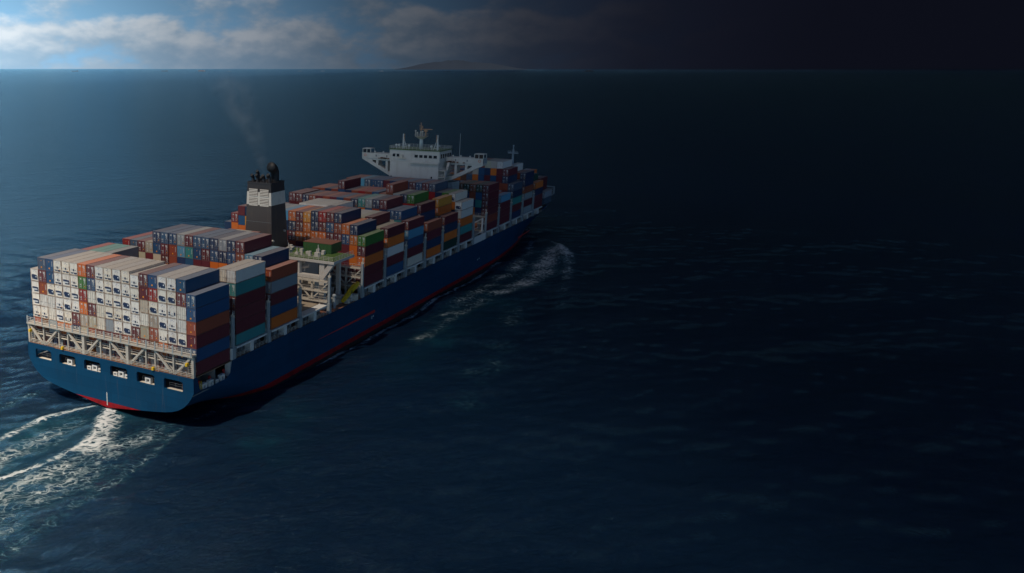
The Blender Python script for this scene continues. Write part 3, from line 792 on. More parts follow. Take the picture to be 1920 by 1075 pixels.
for gy_ in (1.75, -1.75):
    for z0_, n_, mt in ((38.2, 7, 'funnel_white'), (40.9, 7, 'funnel_white')):
        fr_ = MB(); fr_.box(fx0(40) - .06, fx0(40) + .1, gy_ - 1.42, gy_ + 1.42, z0_, z0_ + 2.1); pn_ = fr_.build('louvre_recess', M['louvre'], funnel)
        for k in range(5):
            zz = z0_ + .10 + k * .41
            MB().poly([(fx0(40) - .07, gy_ - 1.38, zz + .22), (fx0(40) - .07, gy_ + 1.38, zz + .22), (fx0(40) - .13, gy_ + 1.38, zz), (fx0(40) - .13, gy_ - 1.38, zz)],
                      [(0, 1, 2, 3)]).build('slat', M['funnel_white'], pn_)
MB().box(fx0(34) - .05, fx0(34), -4.1, 4.1, 33.9, 34.0).build('weld_seam', M['grey'], funnel)
def pipe(x, y, z, h, r_, lean):
    q = MB(); q.tube((x, y, z), (x, y, z + h), r_, r_, 12); top_ = Vector((x, y, z + h)); q.tube(top_, top_ + Vector((-.5 * lean, 0, .55 * lean)), r_ * 1.02, r_ * 1.08, 12)
    o = q.build('exhaust_pipe', M['soot'], funnel); c = top_ + Vector((-.5 * lean, 0, .55 * lean))
    MB().tube(c, c + Vector((-.12 * lean - .1, 0, .14 * lean + .1)), r_ * 1.12, r_ * 1.05, 12).build('pipe_mouth', M['black'], o)
for x, y, h, r_ in ((65.2, 2.6, 1.6, .42), (66.8, 1.9, 2.5, .42), (65.1, 1.1, 1.7, .40), (66.0, .1, 1.0, .36), (65.2, -.9, 1.6, .44), (66.4, -1.7, 1.5, .42), (65.6, -2.4, 1.9, .42)):
    pipe(x, y, 44.2, h, r_, 1)
q = MB(); c0 = Vector((68.6, -2.3, 44.2)); pr_ = c0
for k in range(9):
    an = R(10 * k); nx2 = c0 + Vector((-2.0 * (1 - math.cos(an)), 0, 2.3 + 2.2 * math.sin(an))) if k else c0 + Vector((0, 0, 2.3))
    q.tube(pr_, nx2, 1.12 + .02 * k, 1.14 + .02 * k, 14, False); pr_ = nx2
q.tube(pr_, pr_ + Vector((-.5, 0, .08)), 1.35, 1.35, 14); q.build('main_exhaust', M['black'], funnel, True)
q = MB(); q.tube((63.5, -4.6, 29.2), (63.3, -5.2, 29.2), .22, .3, 8); q.tube((69.6, -4.5, 31.1), (69.6, -5.1, 31.1), .25, .3, 8); q.build('floodlight', M['cream'], funnel)

# ------------------------------------------------------------------ bridge house
BH0, BH1 = 170.6, 182.6
tower = MB().box(BH0, BH1, -9.4, 9.8, 12.3, 40.9).build('bridge_house', M['house'], ship)
MB().box(BH0 - .0, BH1, -9.7, 10.1, 40.95, 45.2).build('wheelhouse', M['house'], tower)
MB().box(BH0 - .75, BH0 + .1, -9.6, 1.6, 40.6, 41.1).build('window_ledge', M['house'], tower)
MB().box(BH0 - .25, BH1 + .2, -10.0, 10.4, 45.2, 45.42).build('roof', M['deckgreen'], tower)
MB().rail([(BH0, 10.2, 45.42), (BH0, -9.8, 45.42), (BH1, -9.8, 45.42), (BH1, 10.2, 45.42), (BH0, 10.2, 45.42)], 1.1, 1.5, .06, 3).build('railing', M['rail'], tower)
for k in range(5):
    y = .1 - k * 1.85
    o = MB().box(BH0 - .06, BH0 + .05, y - 1.45, y, 42.55, 43.75).build('window', M['house'], tower); MB().box(BH0 - .09, BH0 - .061, y - 1.37, y - .08, 42.63, 43.67).build('pane', M['glass'], o)
for k in range(2):
    y = 8.9 - k * 1.6
    o = MB().box(BH0 - .06, BH0 + .05, y - 1.25, y, 42.55, 43.75).build('window', M['house'], tower); MB().box(BH0 - .09, BH0 - .061, y - 1.17, y - .08, 42.63, 43.67).build('pane', M['glass'], o)
for k in range(5):
    x = BH0 + .8 + k * 2.2
    o = MB().box(x, x + 1.6, -9.78, -9.68, 42.5, 44.2).build('window', M['house'], tower); MB().box(x + .1, x + 1.5, -9.81, -9.781, 42.6, 44.1).build('pane', M['glass'], o)
for y, z in ((9.2, 34.6), (-6.9, 35.2)):
    MB().box(BH0 - .06, BH0 + .02, y - .28, y + .28, z, z + .75).build('porthole', M['glass'], tower)
q = MB(); q.box(BH0 - .5, BH0 + .1, 4.6, 5.6, 42.3, 43.4); q.tube((BH0 - .4, 3.4, 42.2), (BH0 - .4, 6.6, 42.2), .14, .14, 8); q.build('vent_cowl', M['cream'], tower)
# starboard balconies and stair
for z in (36.0, 38.4):
    MB().box(BH0 + .2, BH1, -12.0, -9.42, z - .2, z).build('balcony', M['house'], tower)
    MB().rail([(BH0 + .3, -9.5, z), (BH0 + .3, -11.9, z), (BH1, -11.9, z)], 1.05, 1.4, .055, 3).build('railing', M['rail'], tower)
MB().box(BH0 + .3, BH0 + .6, -12.0, -11.7, 33.0, 38.2).build('post', M['house'], tower)
MB().beam((BH0 + 1.2, -11.6, 36.0), (BH0 + 4.6, -11.6, 41.0), .8, .25).build('stair', M['house'], tower)
MB().box(BH0 + 6, BH1 + 1.0, -13.0, -9.42, 24, 33.6).build('lower_block', M['steel'], tower)
MB().box(BH1 - .4, BH1 - .1, -11.8, -11.4, 41.0, 42.0).build('fire_box', M['red'], tower)
WX0, WX1 = 176.2, 180.2
for sg in (1, -1):
    wing = MB().box(WX0, WX1, sg * 9.9, sg * 24.3, 40.85, 41.15).build('bridge_wing', M['house'], tower)
    MB().box(WX0, WX0 + .15, sg * 10, sg * 24.3, 41.15, 42.9).build('wing_bulwark', M['house'], wing)
    MB().box(WX1 - .15, WX1, sg * 10, sg * 24.3, 41.15, 42.9).build('wing_bulwark', M['house'], wing)
    MB().box(WX0, WX1, sg * 24.15, sg * 24.3, 41.15, 43.0).build('wing_end', M['steel'] if sg < 0 else M['house'], wing)
    # bracket: inclined flange, top chord, two stiffeners leaving open bays
    fl = MB(); fl.prism([(sg * 24.3, 40.84), (sg * 24.3, 40.5), (sg * 12.2, 34.4), (sg * 9.82, 34.4), (sg * 9.82, 35.4), (sg * 12.6, 36.0), (sg * 22.2, 40.84)], WX0 + .2, WX1 - .2); fl.build('bracket', M['house'], wing)
    for yy, z0_ in ((17.4, 38.2), (13.4, 36.2)):
        MB().box(WX0 + .25, WX1 - .25, sg * yy, sg * (yy + .9), z0_, 40.84).build('stiffener', M['house'], wing)
    MB().prism([(sg * 24.25, 40.84), (sg * 19.9, 40.84), (sg * 19.9, 38.9)], WX0 + .25, WX0 + .6).build('web_plate', M['house'], wing)
    MB().box(WX0 + .26, WX0 + .6, sg * 10, sg * 24.0, 40.2, 40.84).build('top_chord', M['house'], wing)
    cab = MB(); cab.box(WX0 + .2, WX1 - .2, sg * 20.7, sg * 24.2, 44.35, 44.55)
    for xx in (WX0 + .2, WX1 - .4):
        for yy in (20.7, 22.3, 24.0): cab.box(xx, xx + .2, sg * yy, sg * yy + sg * .2, 42.9, 44.35)
    cab = cab.build('wing_cab', M['house'], wing)
    for y0, y1 in ((20.95, 22.25), (22.55, 23.95)): MB().box(WX0 + .28, WX0 + .32, sg * y0, sg * y1, 42.95, 44.3).build('pane', M['glass'], cab)
    ring = MB(); cyy, czz = sg * 22.9, 42.0
    for k in range(16):
        a0, a1 = 2 * math.pi * k / 16, 2 * math.pi * (k + 1) / 16
        ring.beam((WX0 - .06, cyy + .45 * math.cos(a0), czz + .45 * math.sin(a0)), (WX0 - .06, cyy + .45 * math.cos(a1), czz + .45 * math.sin(a1)), .14)
    ring.build('lifebuoy', M['orange'], wing)
    for yy in (12.5, 15.5, 19.0):
        q = MB(); q.tube((WX0 + .6, sg * yy, 42.9), (WX0 + .6, sg * yy, 43.4), .3, .3, 10); q.sphere((WX0 + .6, sg * yy, 43.45), .32); q.build('searchlight', M['house'], wing)
    for yy in (13.8, 18.2):
        MB().box(WX0 - .12, WX0 - .01, sg * yy - .18, sg * yy + .18, 41.6, 42.3).build('lamp_box', M['grey'], wing)
    q = MB(); rr = random.Random(9 + sg)
    for k in range(12): yy = sg * rr.uniform(10.4, 17); q.box(WX0 - .4, WX0 - .03, yy - .3, yy + .3, 40.9, 41.0 + rr.uniform(.2, .6))
    q.build('wing_fitting', M['brown'], wing)
# mast and aerials
mast = MB().tube((175.5, -.4, 45.4), (175.5, -.4, 50.0), .75, .62, 14).build('radar_mast', M['white'], tower, True)
pf = MB(); pf.tube((175.5, -.4, 49.0), (175.5, -.4, 50.1), .7, 2.6, 16); pf.build('mast_platform', M['cream'], mast)
MB().rail([(175.5 + 2.5 * math.cos(a_), -.4 + 2.5 * math.sin(a_), 50.1) for a_ in np.linspace(0, 6.283, 13)], 1.0, 2, .05, 2).build('railing', M['rail'], mast)
q = MB(); q.tube((175.5, -.1, 50.1), (175.5, -.1, 54.6), .22, .12, 8); q.beam((175.5, -.9, 53.4), (175.5, .7, 53.4), .10); q.sphere((175.5, .4, 54.0), .2); q.sphere((175.5, -.6, 53.7), .2); q.sphere((175.5, 0, 54.9), .22); q.beam((175.5, .1, 52.6), (175.5, -.9, 53.5), .12); q.build('signal_pole', M['brass'], mast)
q = MB(); q.tube((175.3, -2.1, 50.1), (175.3, -2.1, 52.6), .3, .22, 8); q.box(174.9, 175.7, -2.7, -1.5, 51.9, 52.4); q.box(175.1, 175.5, -4.6, .4, 52.6, 52.85); q.build('radar_scanner', M['brass'], mast)
for y, h in ((1.6, 1.9), (.9, 1.2), (-1.2, 1.7), (-.5, 1.5)):
    q = MB(); q.tube((174.4, y, 50.1), (174.4, y, 50.1 + h), .16, .16, 8); q.sphere((174.4, y, 50.2 + h), .33, 10, 6); q.build('aerial_dome', M['cream'], mast)
for y, lean in ((5.6, -1), (-8.0, 1)):
    q = MB(); b_ = Vector((172.5, y, 45.4)); tp = b_ + Vector((0, 0, 5.6)); q.tube(b_, tp, .24, .16, 8)
    q.beam(b_ + Vector((0, lean * 1.6, 0)), b_ + Vector((0, lean * .1, 4.2)), .16); q.beam(b_ + Vector((1.4, 0, 0)), b_ + Vector((0, 0, 4.0)), .16)
    for k in range(4): q.beam(b_ + Vector((0, 0, .8 + k * .8)), b_ + Vector((0, lean * (1.3 - .3 * k), .8 + k * .8)), .10)
    pole_ = q.build('signal_mast', M['white'], tower)
    q = MB()
    for k in range(5): q.tube(tp + Vector((0, -.45 * lean * -1, -.4 - k * .55)), tp + Vector((0, -.45 * lean * -1, -.1 - k * .55)), .2, .2, 8)
    q.build('navigation_light', M['brass'], pole_)
for x, y in ((172, 8.1), (172.5, 7.2), (172, 3.0), (172, -5.8), (176, -7)):
    q = MB(); q.tube((x, y, 45.42), (x, y, 46.5), .14, .14, 8); q.sphere((x, y, 46.8), .45, 10, 6); q.build('satellite_dome', M['white'], tower, True)
MB().tube((178, -14.5, 41.2), (178, -14.5, 51.5), .07, .04, 6).build('whip_aerial', M['white'], tower)

# ------------------------------------------------------------------ forward: mast, breakwater, lifeboat station
fm_ = MB().tube((292, 0, 15), (292, 0, 36.6), .75, .45, 12).build('foremast', M['steel'], ship, True)
MB().box(291, 293, -2.3, 2.3, 34.6, 34.9).build('crosstree', M['steel'], fm_)
MB().rail([(291, -2.3, 34.9), (291, 2.3, 34.9)], .9, 1.1, .07, 2).build('railing', M['steel'], fm_)
q = MB(); q.tube((292, 0, 36.6), (292, 0, 38.2), .25, .2, 8); q.sphere((292, 0, 38.3), .4); q.build('mast_light', M['steel'], fm_)
bw = MB().prism([(22.6, 20.6), (-22.6, 20.6), (-22.6, 17.4), (-18.6, 13.6), (18.6, 13.6), (22.6, 17.4)], 285.4, 285.8).build('breakwater', M['steel'], ship)
for sg in (-1, 1):
    for k in range(4): MB().box(285.15, 285.39, sg * 19.0, sg * 22.2, 17.55 + k * .78, 17.95 + k * .78).build('louvre_slot', M['dark'], bw)
    MB().box(285.0, 285.4, sg * 22.2, sg * 22.75, 17.4, 20.9).build('end_post', M['steel'], bw)
MB().box(285.0, 285.4, -22.75, 22.75, 20.6, 20.95).build('top_rail', M['steel'], bw)
bul = MB(); prev = None
for x in [262, 270, 278, 286, 294, 302, 310, 316, 321]:
    pt = (x, -deck_hb(x) + .1, sheer(x))
    if prev:
        for s2 in (1, -1):
            a_, b_ = (prev[0], prev[1] * s2, prev[2]), (pt[0], pt[1] * s2, pt[2])
            bul.poly([a_, b_, (b_[0], b_[1], b_[2] + 1.1), (a_[0], a_[1], a_[2] + 1.1)], [(0, 1, 2, 3)])
    prev = pt
bul.build('bulwark', M['hull'], ship)
for x in (277, 280, 283):
    q = MB(); q.box(x - .5, x + .5, -deck_hb(x) + .4, -deck_hb(x) + 1.2, sheer(x), sheer(x) + 1.4); q.build('bow_fairlead', M['cream'], ship)

MB().box(171.6, 183.8, -24.22, -24.05, 12.32, 14.9).build('station_bulwark', M['white'], ship)
MB().rail([(171.6, -23.9, 12.3), (183.8, -23.9, 12.3)], 1.0, 1.2, .05, 3).build('railing', M['rail'], ship)
davit = MB().box(172.6, 173.2, -23.4, -22.8, 12.3, 20.4).build('davit', M['white'], ship)
MB().box(182.2, 182.8, -23.4, -22.8, 12.3, 20.4).build('davit_arm', M['white'], davit)
MB().beam((172.9, -23.1, 20.2), (172.9, -18.0, 17.0), .4).build('davit_arm', M['white'], davit)
MB().beam((182.5, -23.1, 20.2), (182.5, -18.0, 17.0), .4).build('davit_arm', M['white'], davit)
MB().box(171.2, 184.2, -23.3, -14, 15.0, 15.3).build('embarkation_deck', M['cream'], davit)
q = MB(); rr = random.Random(21)
for k in range(22):
    x = rr.uniform(171.8, 183.4); y = rr.uniform(-22.6, -18); q.sphere((x, y, 13.2 + rr.uniform(0, .6)), rr.uniform(.35, .7), 8, 5)
q.build('life_raft_canister', M['white'], davit)


def lifeboat():
    b = empty('lifeboat', (177.7, -20.9, 15.9))
    tag(b, 'orange enclosed lifeboat hung at the ship\'s side beneath the bridge', 'lifeboat')
    def shell(zs, name, m):
        pts = []; fs = []; N = 15
        for i in range(N):
            u = -1 + 2 * i / (N - 1); half = 1.55 * (max(0, 1 - abs(u) ** 2.6)) ** .6
            for (fy_, z) in zs: pts.append((u * 4.2, half * fy_, z if z > .5 else z + .55 * abs(u) ** 3))
        n = len(zs)
        for i in range(N - 1):
            for j in range(n - 1): fs.append((i * n + j, (i + 1) * n + j, (i + 1) * n + j + 1, i * n + j + 1))
        return MB().poly(pts, fs).build(name, m, b, True)
    shell([(-1, 1.2), (-.92, .6), (-.55, .15), (0, 0), (.55, .15), (.92, .6), (1, 1.2)], 'boat_hull', M['orange'])
    shell([(-1.0, 1.2), (-.93, 1.75), (-.6, 2.35), (0, 2.55), (.6, 2.35), (.93, 1.75), (1.0, 1.2)], 'canopy', M['orange'])
    q = MB(); q.box(-1.9, -.3, -.75, .75, 2.4, 3.1); q.build('conning_dome', M['orange'], b)
    q = MB()
    for i in range(12):
        u0, u1 = -1 + 2 * i / 12, -1 + 2 * (i + 1) / 12
        h0, h1 = [1.6 * (max(0, 1 - abs(u) ** 2.6)) ** .6 for u in (u0, u1)]
        for s_ in (1, -1): q.beam((u0 * 4.2, s_ * h0, 1.2), (u1 * 4.2, s_ * h1, 1.2), .12)
    q.build('grab_line', M['white'], b)
    for k in range(3): MB().box(-1.8 + k * 1.3, -1.2 + k * 1.3, -1.46, -1.36, 1.55, 1.95).build('porthole', M['glass'], b)
lifeboat()

# ------------------------------------------------------------------ containers
PAL = {'m': ('maroon', (.135, .024, .034)), 'r': ('rust red', (.29, .066, .036)), 'R': ('red', (.33, .022, .022)),
       'o': ('orange', (.64, .155, .025)), 'y': ('yellow', (.68, .30, .04)), 'b': ('blue', (.022, .080, .180)),
       'n': ('navy', (.018, .040, .10)), 'l': ('light blue', (.09, .28, .42)), 't': ('teal', (.05, .27, .26)),
       'g': ('green', (.06, .20, .04)), 'd': ('dark green', (.015, .06, .045)), 'w': ('white', (.74, .71, .66)),
       'e': ('beige', (.47, .42, .33)), 'a': ('grey', (.27, .30, .32)), 's': ('slate blue', (.065, .10, .155)),
       'k': ('brown', (.17, .07, .04))}
L40, WC, HC = 12.19, 2.438, 2.896
FILL = 'mmmmrrbbnnooakse'
bays = {}          # name -> (x, base, {col: (n, low, codes top-down)})
bays[0] = (3.0, ZA, {0: (6, 0, 'w1 w3 w3 w2'), 1: (7, 0, 'sB mD rB wW w2'), 2: (7, 0, 'bB bB w1 wW wW'), 3: (7, 0, 'w2 w2 w3 w2 w3'),
    4: (7, 0, 'w2 w3 w1 w1 w4'), 5: (7, 0, 'w2 w2 w3 w2 mD'), 6: (7, 0, 'oD gD RD oD eD'), 7: (7, 0, 'mD bD wW mD eD'), 8: (7, 0, 'w2 w2 w1 wW wW'),
    9: (7, 0, 'w2 w3 w2 w3 aW'), 10: (7, 0, 'w1 w1 w3 w2 w2'), 11: (7, 0, 'w2 w2 w1 w1 w1'), 12: (7, 2, 'w2 w2 w2 w2 mD'), 13: (7, 0, 'mD mB eW wW eB'),
    14: (7, 0, 'bB RD w1 eD rD'), 15: (7, 0, 'w1 w1 w2 w1 w4'), 16: (7, 0, 'w2 w1 w4 w2 w1'), 17: (7, 0, 'bB mD wW wW w1'), 18: (6, 0, 'bD bB rB mB bD mD')})
b1 = {c: (3, 0, '') for c in range(4, 17)}
b1.update({0: (6, 3, 'RD'), 1: (6, 3, 'tD'), 2: (6, 3, 'tD'), 3: (6, 3, 'aD'), 17: (6, 1, 'wW'), 18: (6, 1, 'wD tD mD mD mD tD')})
bays[1] = (17.6, ZB, b1)
b2 = {0: (4, 0, ''), 1: (6, 0, 'RB tD'), 2: (6, 0, 'sB mD'), 3: (6, 0, 'mD eD'), 4: (6, 0, 'eD mD')}
for c, k in zip(range(5, 16), ['nD bB eD', 'bD mD mD', 'bD rB rD', 'aD lB nD', 'mD tB bD', 'bD bB mD', 'bD mD mD', 'nD bD oD', 'aD nD oD', 'nD bD mD', 'mD rD rD']): b2[c] = (7, 0, k)
b2.update({16: (6, 0, 'lD bD'), 17: (6, 0, 'nD bD'), 18: (5, 0, 'rB aD mD bD oD')})
bays[2] = (32.3, ZB, b2)
bays[3] = (46.9, ZB, {c: (6, 0, k) for c, k in ((7, 'mD'), (8, 'eD'), (9, 'eD'), (10, 'rD'))})
b4 = {0: (5, 0, 'nD mD'), 1: (6, 0, 'RD oD'), 2: (7, 2, 'mD bD oD'), 3: (7, 2, 'nD yD oD'), 18: (5, 0, 'gD mD oD mD mD')}
for c in range(4, 8): b4[c] = (7, 2, 'aD mD')
for c, k in zip(range(8, 12), ['lD nD mD', 'oD nD mD rD', 'mD mD oD mD', 'yD oD oD gD']): b4[c] = (7, 2, k)
for c, k in zip(range(12, 16), ['nD nD oD eD mD', 'RD mD oD mD mD', 'mD bD mD mD mD', 'nD rD mD mD mD']): b4[c] = (7, 0, k)
b4.update({16: (6, 0, 'oD bD mD mD mD mD'), 17: (6, 0, 'nD oD oD oD mD mD')})
bays[4] = (81.7, ZB, b4)
b5 = {c: (5, 0, '') for c in range(0, 19)}
for c in range(7, 12): b5[c] = (7, 2, ('w2 w1 wW w2 w4'.split()[c - 7]) + ' wW')
b5.update({0: (6, 0, 'rD'), 1: (6, 0, 'mD'), 2: (6, 0, 'mD'), 3: (6, 1, 'RD'), 4: (6, 1, 'RD'), 13: (6, 0, 'wW'), 14: (6, 0, 'wW'), 15: (6, 0, 'eD'), 16: (6, 0, 'mD kD'), 17: (5, 0, 'eD'), 18: (5, 0, 'mD oD wD mD bD')})
bays[5] = (96.5, ZB, b5)
b6 = {0: (5, 0, ''), 1: (5, 0, ''), 2: (7, 0, 'mD mD'), 3: (7, 0, 'mD mD'), 4: (7, 1, 'nD'), 5: (7, 1, 'rD'), 6: (7, 1, 'mD'), 7: (7, 1, 'rD'), 8: (7, 1, 'mD'), 9: (7, 1, 'bD'), 10: (7, 1, 'rD'), 11: (7, 1, 'nD'),
      12: (7, 0, 'tD oD'), 13: (7, 0, 'aD bD'), 14: (7, 0, 'nD rD'), 15: (7, 0, 'mD nD'), 16: (6, 0, 'bD eD'), 17: (6, 0, 'bD tD'), 18: (5, 0, 'mD lD bD mD wD')}
bays[6] = (111.6, ZB, b6)
b7 = {0: (5, 0, ''), 1: (5, 0, ''), 2: (7, 0, 'rD'), 3: (7, 0, 'rD'), 4: (7, 0, 'nD'), 5: (7, 0, 'rD'), 6: (8, 0, 'mD bD'), 7: (7, 0, 'nD'), 8: (7, 0, 'rD'), 9: (7, 0, 'RD'), 10: (7, 0, 'rD'), 11: (7, 0, 'bD'),
      12: (7, 1, 'rD'), 13: (8, 0, 'rD kD'), 14: (7, 0, 'aD'), 15: (7, 0, 'nD RD'), 16: (7, 0, 'gD RD'), 17: (6, 0, 'mD nD'), 18: (4, 0, 'rD mD nD oD')}
bays[7] = (127.0, ZB, b7)
b8 = {c: (5, 0, '') for c in range(0, 17)}; b8.update({17: (6, 0, 'yD oD'), 18: (4, 0, 'mD nD oD dD')})
bays[8] = (142.1, ZB, b8)
b9 = {0: (5, 0, '')}
for c, k in zip(range(1, 15), ['rD', 'rD', 'lD', 'sD', 'bB', 'bD', 'mD', 'nD', 'mD', 'bD', 'mD', 'bD', 'mD', 'sD RD']): b9[c] = (7, 0, k)
b9.update({15: (6, 0, 'nD'), 16: (6, 0, 'gD'), 17: (6, 0, 'w1 oD'), 18: (5, 0, 'w1 wD oD tD mD')})
bays[9] = (157.4, ZB, b9)
b10 = {c: (5, 0, '') for c in range(0, 14)}
b10.update({14: (6, 0, 'kD'), 15: (6, 0, 'dD bD'), 16: (6, 0, 'rD rD'), 17: (6, 0, 'dD bD tD nD'), 18: (6, 0, 'mD mD mD mD rD mD')})
bays[10] = (185.8, ZB, b10)
b11 = {c: (4, 0, '') for c in range(0, 19)}; b11.update({17: (4, 0, 'RD'), 18: (4, 0, 'lD mD mD mD')})
bays[11] = (201.4, ZB, b11)
b12 = {c: (6, 0, '') for c in range(0, 12)}
for c, k in zip(range(12, 17), ['rD eD oD', 'rD bD bD', 'eD nD mD', 'eD oD bD', 'wW mD mD rD']): b12[c] = (8, 0, k)
b12.update({17: (7, 0, 'mD nD rD mD'), 18: (5, 0, 'sD nD tD mD nD')})
bays[12] = (216.9, ZB, b12)
b13 = {c: (6, 0, '') for c in range(0, 16)}; b13.update({15: (6, 0, 'yD'), 16: (7, 0, 'wD mD'), 17: (6, 0, 'rD'), 18: (6, 0, 'nD nD rD aD mD aD')})
bays[13] = (232.7, ZB, b13)
b14 = {c: (5, 0, '') for c in range(0, 17)}; b14.update({13: (6, 0, 'eD'), 14: (6, 0, 'yD'), 15: (5, 1, 'eD'), 16: (5, 0, 'oD'), 17: (5, 0, 'dD'), 18: (4, 0, 'oD nD mD mD')})
bays[14] = (248.5, ZB, b14)
b15 = {c: (4, 0, '') for c in range(1, 17)}; b15.update({14: (5, 0, 'wD'), 15: (5, 0, 'oD'), 16: (4, 0, 'eD'), 17: (4, 0, 'mD mD'), 18: (2, 0, 'aD sD')})
bays[15] = (264.2, ZB, b15)
BAYTXT = ['aftmost bay', 'second bay from stern', 'third bay from stern', 'short bay just aft of funnel', 'first bay ahead of funnel', 'second bay ahead of funnel', 'third bay ahead of funnel',
          'fourth bay ahead of funnel', 'fifth bay ahead of funnel', 'bay just aft of bridge', 'bay just ahead of bridge', 'second bay ahead of bridge', 'third bay ahead of bridge', 'fourth bay ahead of bridge', 'fifth bay ahead of bridge', 'foremost bay']
ORD = ['', 'first', 'second', 'third', 'fourth', 'fifth', 'sixth', 'seventh', 'eighth', 'ninth', 'tenth', 'eleventh', 'twelfth', 'thirteenth', 'fourteenth', 'fifteenth', 'sixteenth', 'seventeenth', 'eighteenth', 'nineteenth']
rb = random.Random(42)
boxes = []
for bi, (bx, base, cols) in bays.items():
    nst = 0
    for c in sorted(cols):
        n, low, codes = cols[c]; codes = codes.split(); nst += 1
        y = 23.75 - PITCHR * (c + .5) + (.07 if c < 7 else -.02 if c < 12 else -.05) + rb.uniform(-.02, .02)
        z = base
        for t in range(n):                       # from the bottom up
            k = n - 1 - t
            code = codes[k] if k < len(codes) else rb.choice(FILL) + ('D' if bi else rb.choice('DDDB'))
            h = 2.591 if t < low else HC
            boxes.append(dict(b=bi, c=c, k=k, st=nst, code=code, x=bx + rb.uniform(-.03, .03), y=y, z=z + .01, h=h - .075, n=n))
            z += h

# which of them the picture shows, and how large: a small depth buffer
def project(P):
    P = np.asarray(P, float) - np.array(CAM)
    cy_, sy_ = math.cos(YAW), math.sin(YAW); cp, sp = math.cos(PITCH), math.sin(PITCH)
    f_ = P[..., 0] * cy_ + P[..., 1] * sy_; r_ = P[..., 0] * sy_ - P[..., 1] * cy_; u_ = P[..., 2]
    z = f_ * cp - u_ * sp; y = f_ * sp + u_ * cp
    return np.stack([CX + FPX * r_ / z, CY - FPX * y / z, z], -1)
WB, HB, SCB = 1060, 700, .62
zbuf = np.full((int(HB * SCB) + 2, int(WB * SCB) + 2), 1e9); idb = np.full(zbuf.shape, -1, int)
def raster(poly, ident):
    q = project(poly); u = q[:, 0] * SCB; v = q[:, 1] * SCB; iz = 1 / q[:, 2]
    for tri in ((0, 1, 2), (0, 2, 3)):
        a, b, c_ = tri
        x0, x1 = max(0, int(min(u[list(tri)]))), min(idb.shape[1] - 1, int(max(u[list(tri)])) + 1)
        y0, y1 = max(0, int(min(v[list(tri)]))), min(idb.shape[0] - 1, int(max(v[list(tri)])) + 1)
        if x1 <= x0 or y1 <= y0: continue
        gx_, gy_ = np.meshgrid(np.arange(x0, x1) + .5, np.arange(y0, y1) + .5)
        den = (v[b] - v[c_]) * (u[a] - u[c_]) + (u[c_] - u[b]) * (v[a] - v[c_])
        if abs(den) < 1e-9: continue
        l0 = ((v[b] - v[c_]) * (gx_ - u[c_]) + (u[c_] - u[b]) * (gy_ - v[c_])) / den
        l1 = ((v[c_] - v[a]) * (gx_ - u[c_]) + (u[a] - u[c_]) * (gy_ - v[c_])) / den
        l2 = 1 - l0 - l1; ins = (l0 >= 0) & (l1 >= 0) & (l2 >= 0)
        zz = 1 / (l0 * iz[a] + l1 * iz[b] + l2 * iz[c_])
        zb_ = zbuf[y0:y1, x0:x1]; ib_ = idb[y0:y1, x0:x1]; m_ = ins & (zz < zb_)
        zb_[m_] = zz[m_]; ib_[m_] = ident
def raster_box(x0, x1, y0, y1, z0, z1, ident):
    raster([(x0, y0, z0), (x0, y1, z0), (x0, y1, z1), (x0, y0, z1)], ident)
    raster([(x0, y0, z0), (x1, y0, z0), (x1, y0, z1), (x0, y0, z1)], ident)
    raster([(x0, y0, z1), (x1, y0, z1), (x1, y1, z1), (x0, y1, z1)], ident)
for i, b in enumerate(boxes): raster_box(b['x'], b['x'] + L40, b['y'] - WC / 2, b['y'] + WC / 2, b['z'], b['z'] + b['h'], i)
raster_box(63.6, 72, -4.4, 4.4, 20, 44.4, -1); raster_box(62.2, 79, -24, 24, 25, 25.7, -1); raster_box(BH0, BH1, -9.7, 10, 12, 45.2, -1); raster_box(XT, TX + .2, -24.1, 24.1, 16.7, 17.3, -1)
cnt = np.bincount(idb[idb >= 0].ravel(), minlength=len(boxes))
order = sorted(range(len(boxes)), key=lambda i: -cnt[i])
chosen = [i for i in order[:300] if cnt[i] > 3]

# meshes shared by all containers (origin: aft bottom centre)
def body_mesh():
    m = MB(); w2 = WC / 2; p_ = .12; r_ = .045
    for x in (0, L40 - p_):
        for s_ in (-1, 1): m.box(x, x + p_, s_ * w2 - (s_ > 0) * p_, s_ * w2 + (s_ < 0) * p_, 0, HC)
    for s_ in (-1, 1):
        for z in (0, HC - p_): m.box(p_, L40 - p_, s_ * w2 - (s_ > 0) * p_, s_ * w2 + (s_ < 0) * p_, z, z + p_)
    for x in (0, L40 - p_):
        for z in (0, HC - p_): m.box(x, x + p_, -w2 + p_, w2 - p_, z, z + p_)
    m.box(.10, L40 - .07, -w2 + r_, w2 - r_, .05, HC - .02)
    return m.mesh('container_body')
def door_mesh(s_):
    m = MB(); y0, y1 = (.03, 1.08) if s_ > 0 else (-1.08, -.03)
    m.box(.045, .10, y0, y1, .14, HC - .14)
    for k in range(5):
        z = .30 + k * .52; m.box(.02, .045, y0 + .05, y1 - .05, z, z + .20)
    return m.mesh('door')
def rods_mesh(s_):
    m = MB()
    for f in (.28, .78):
        y = s_ * (.03 + 1.05 * f); m.box(-.02, .02, y - .022, y + .022, .1, HC - .1)
        for z in (.45, 1.05, 2.3): m.box(-.025, .03, y - .07, y + .07, z, z + .08)
        m.box(-.04, -.02, y - .03, y + s_ * .35, 1.02, 1.09)
    return m.mesh('lock_rods')
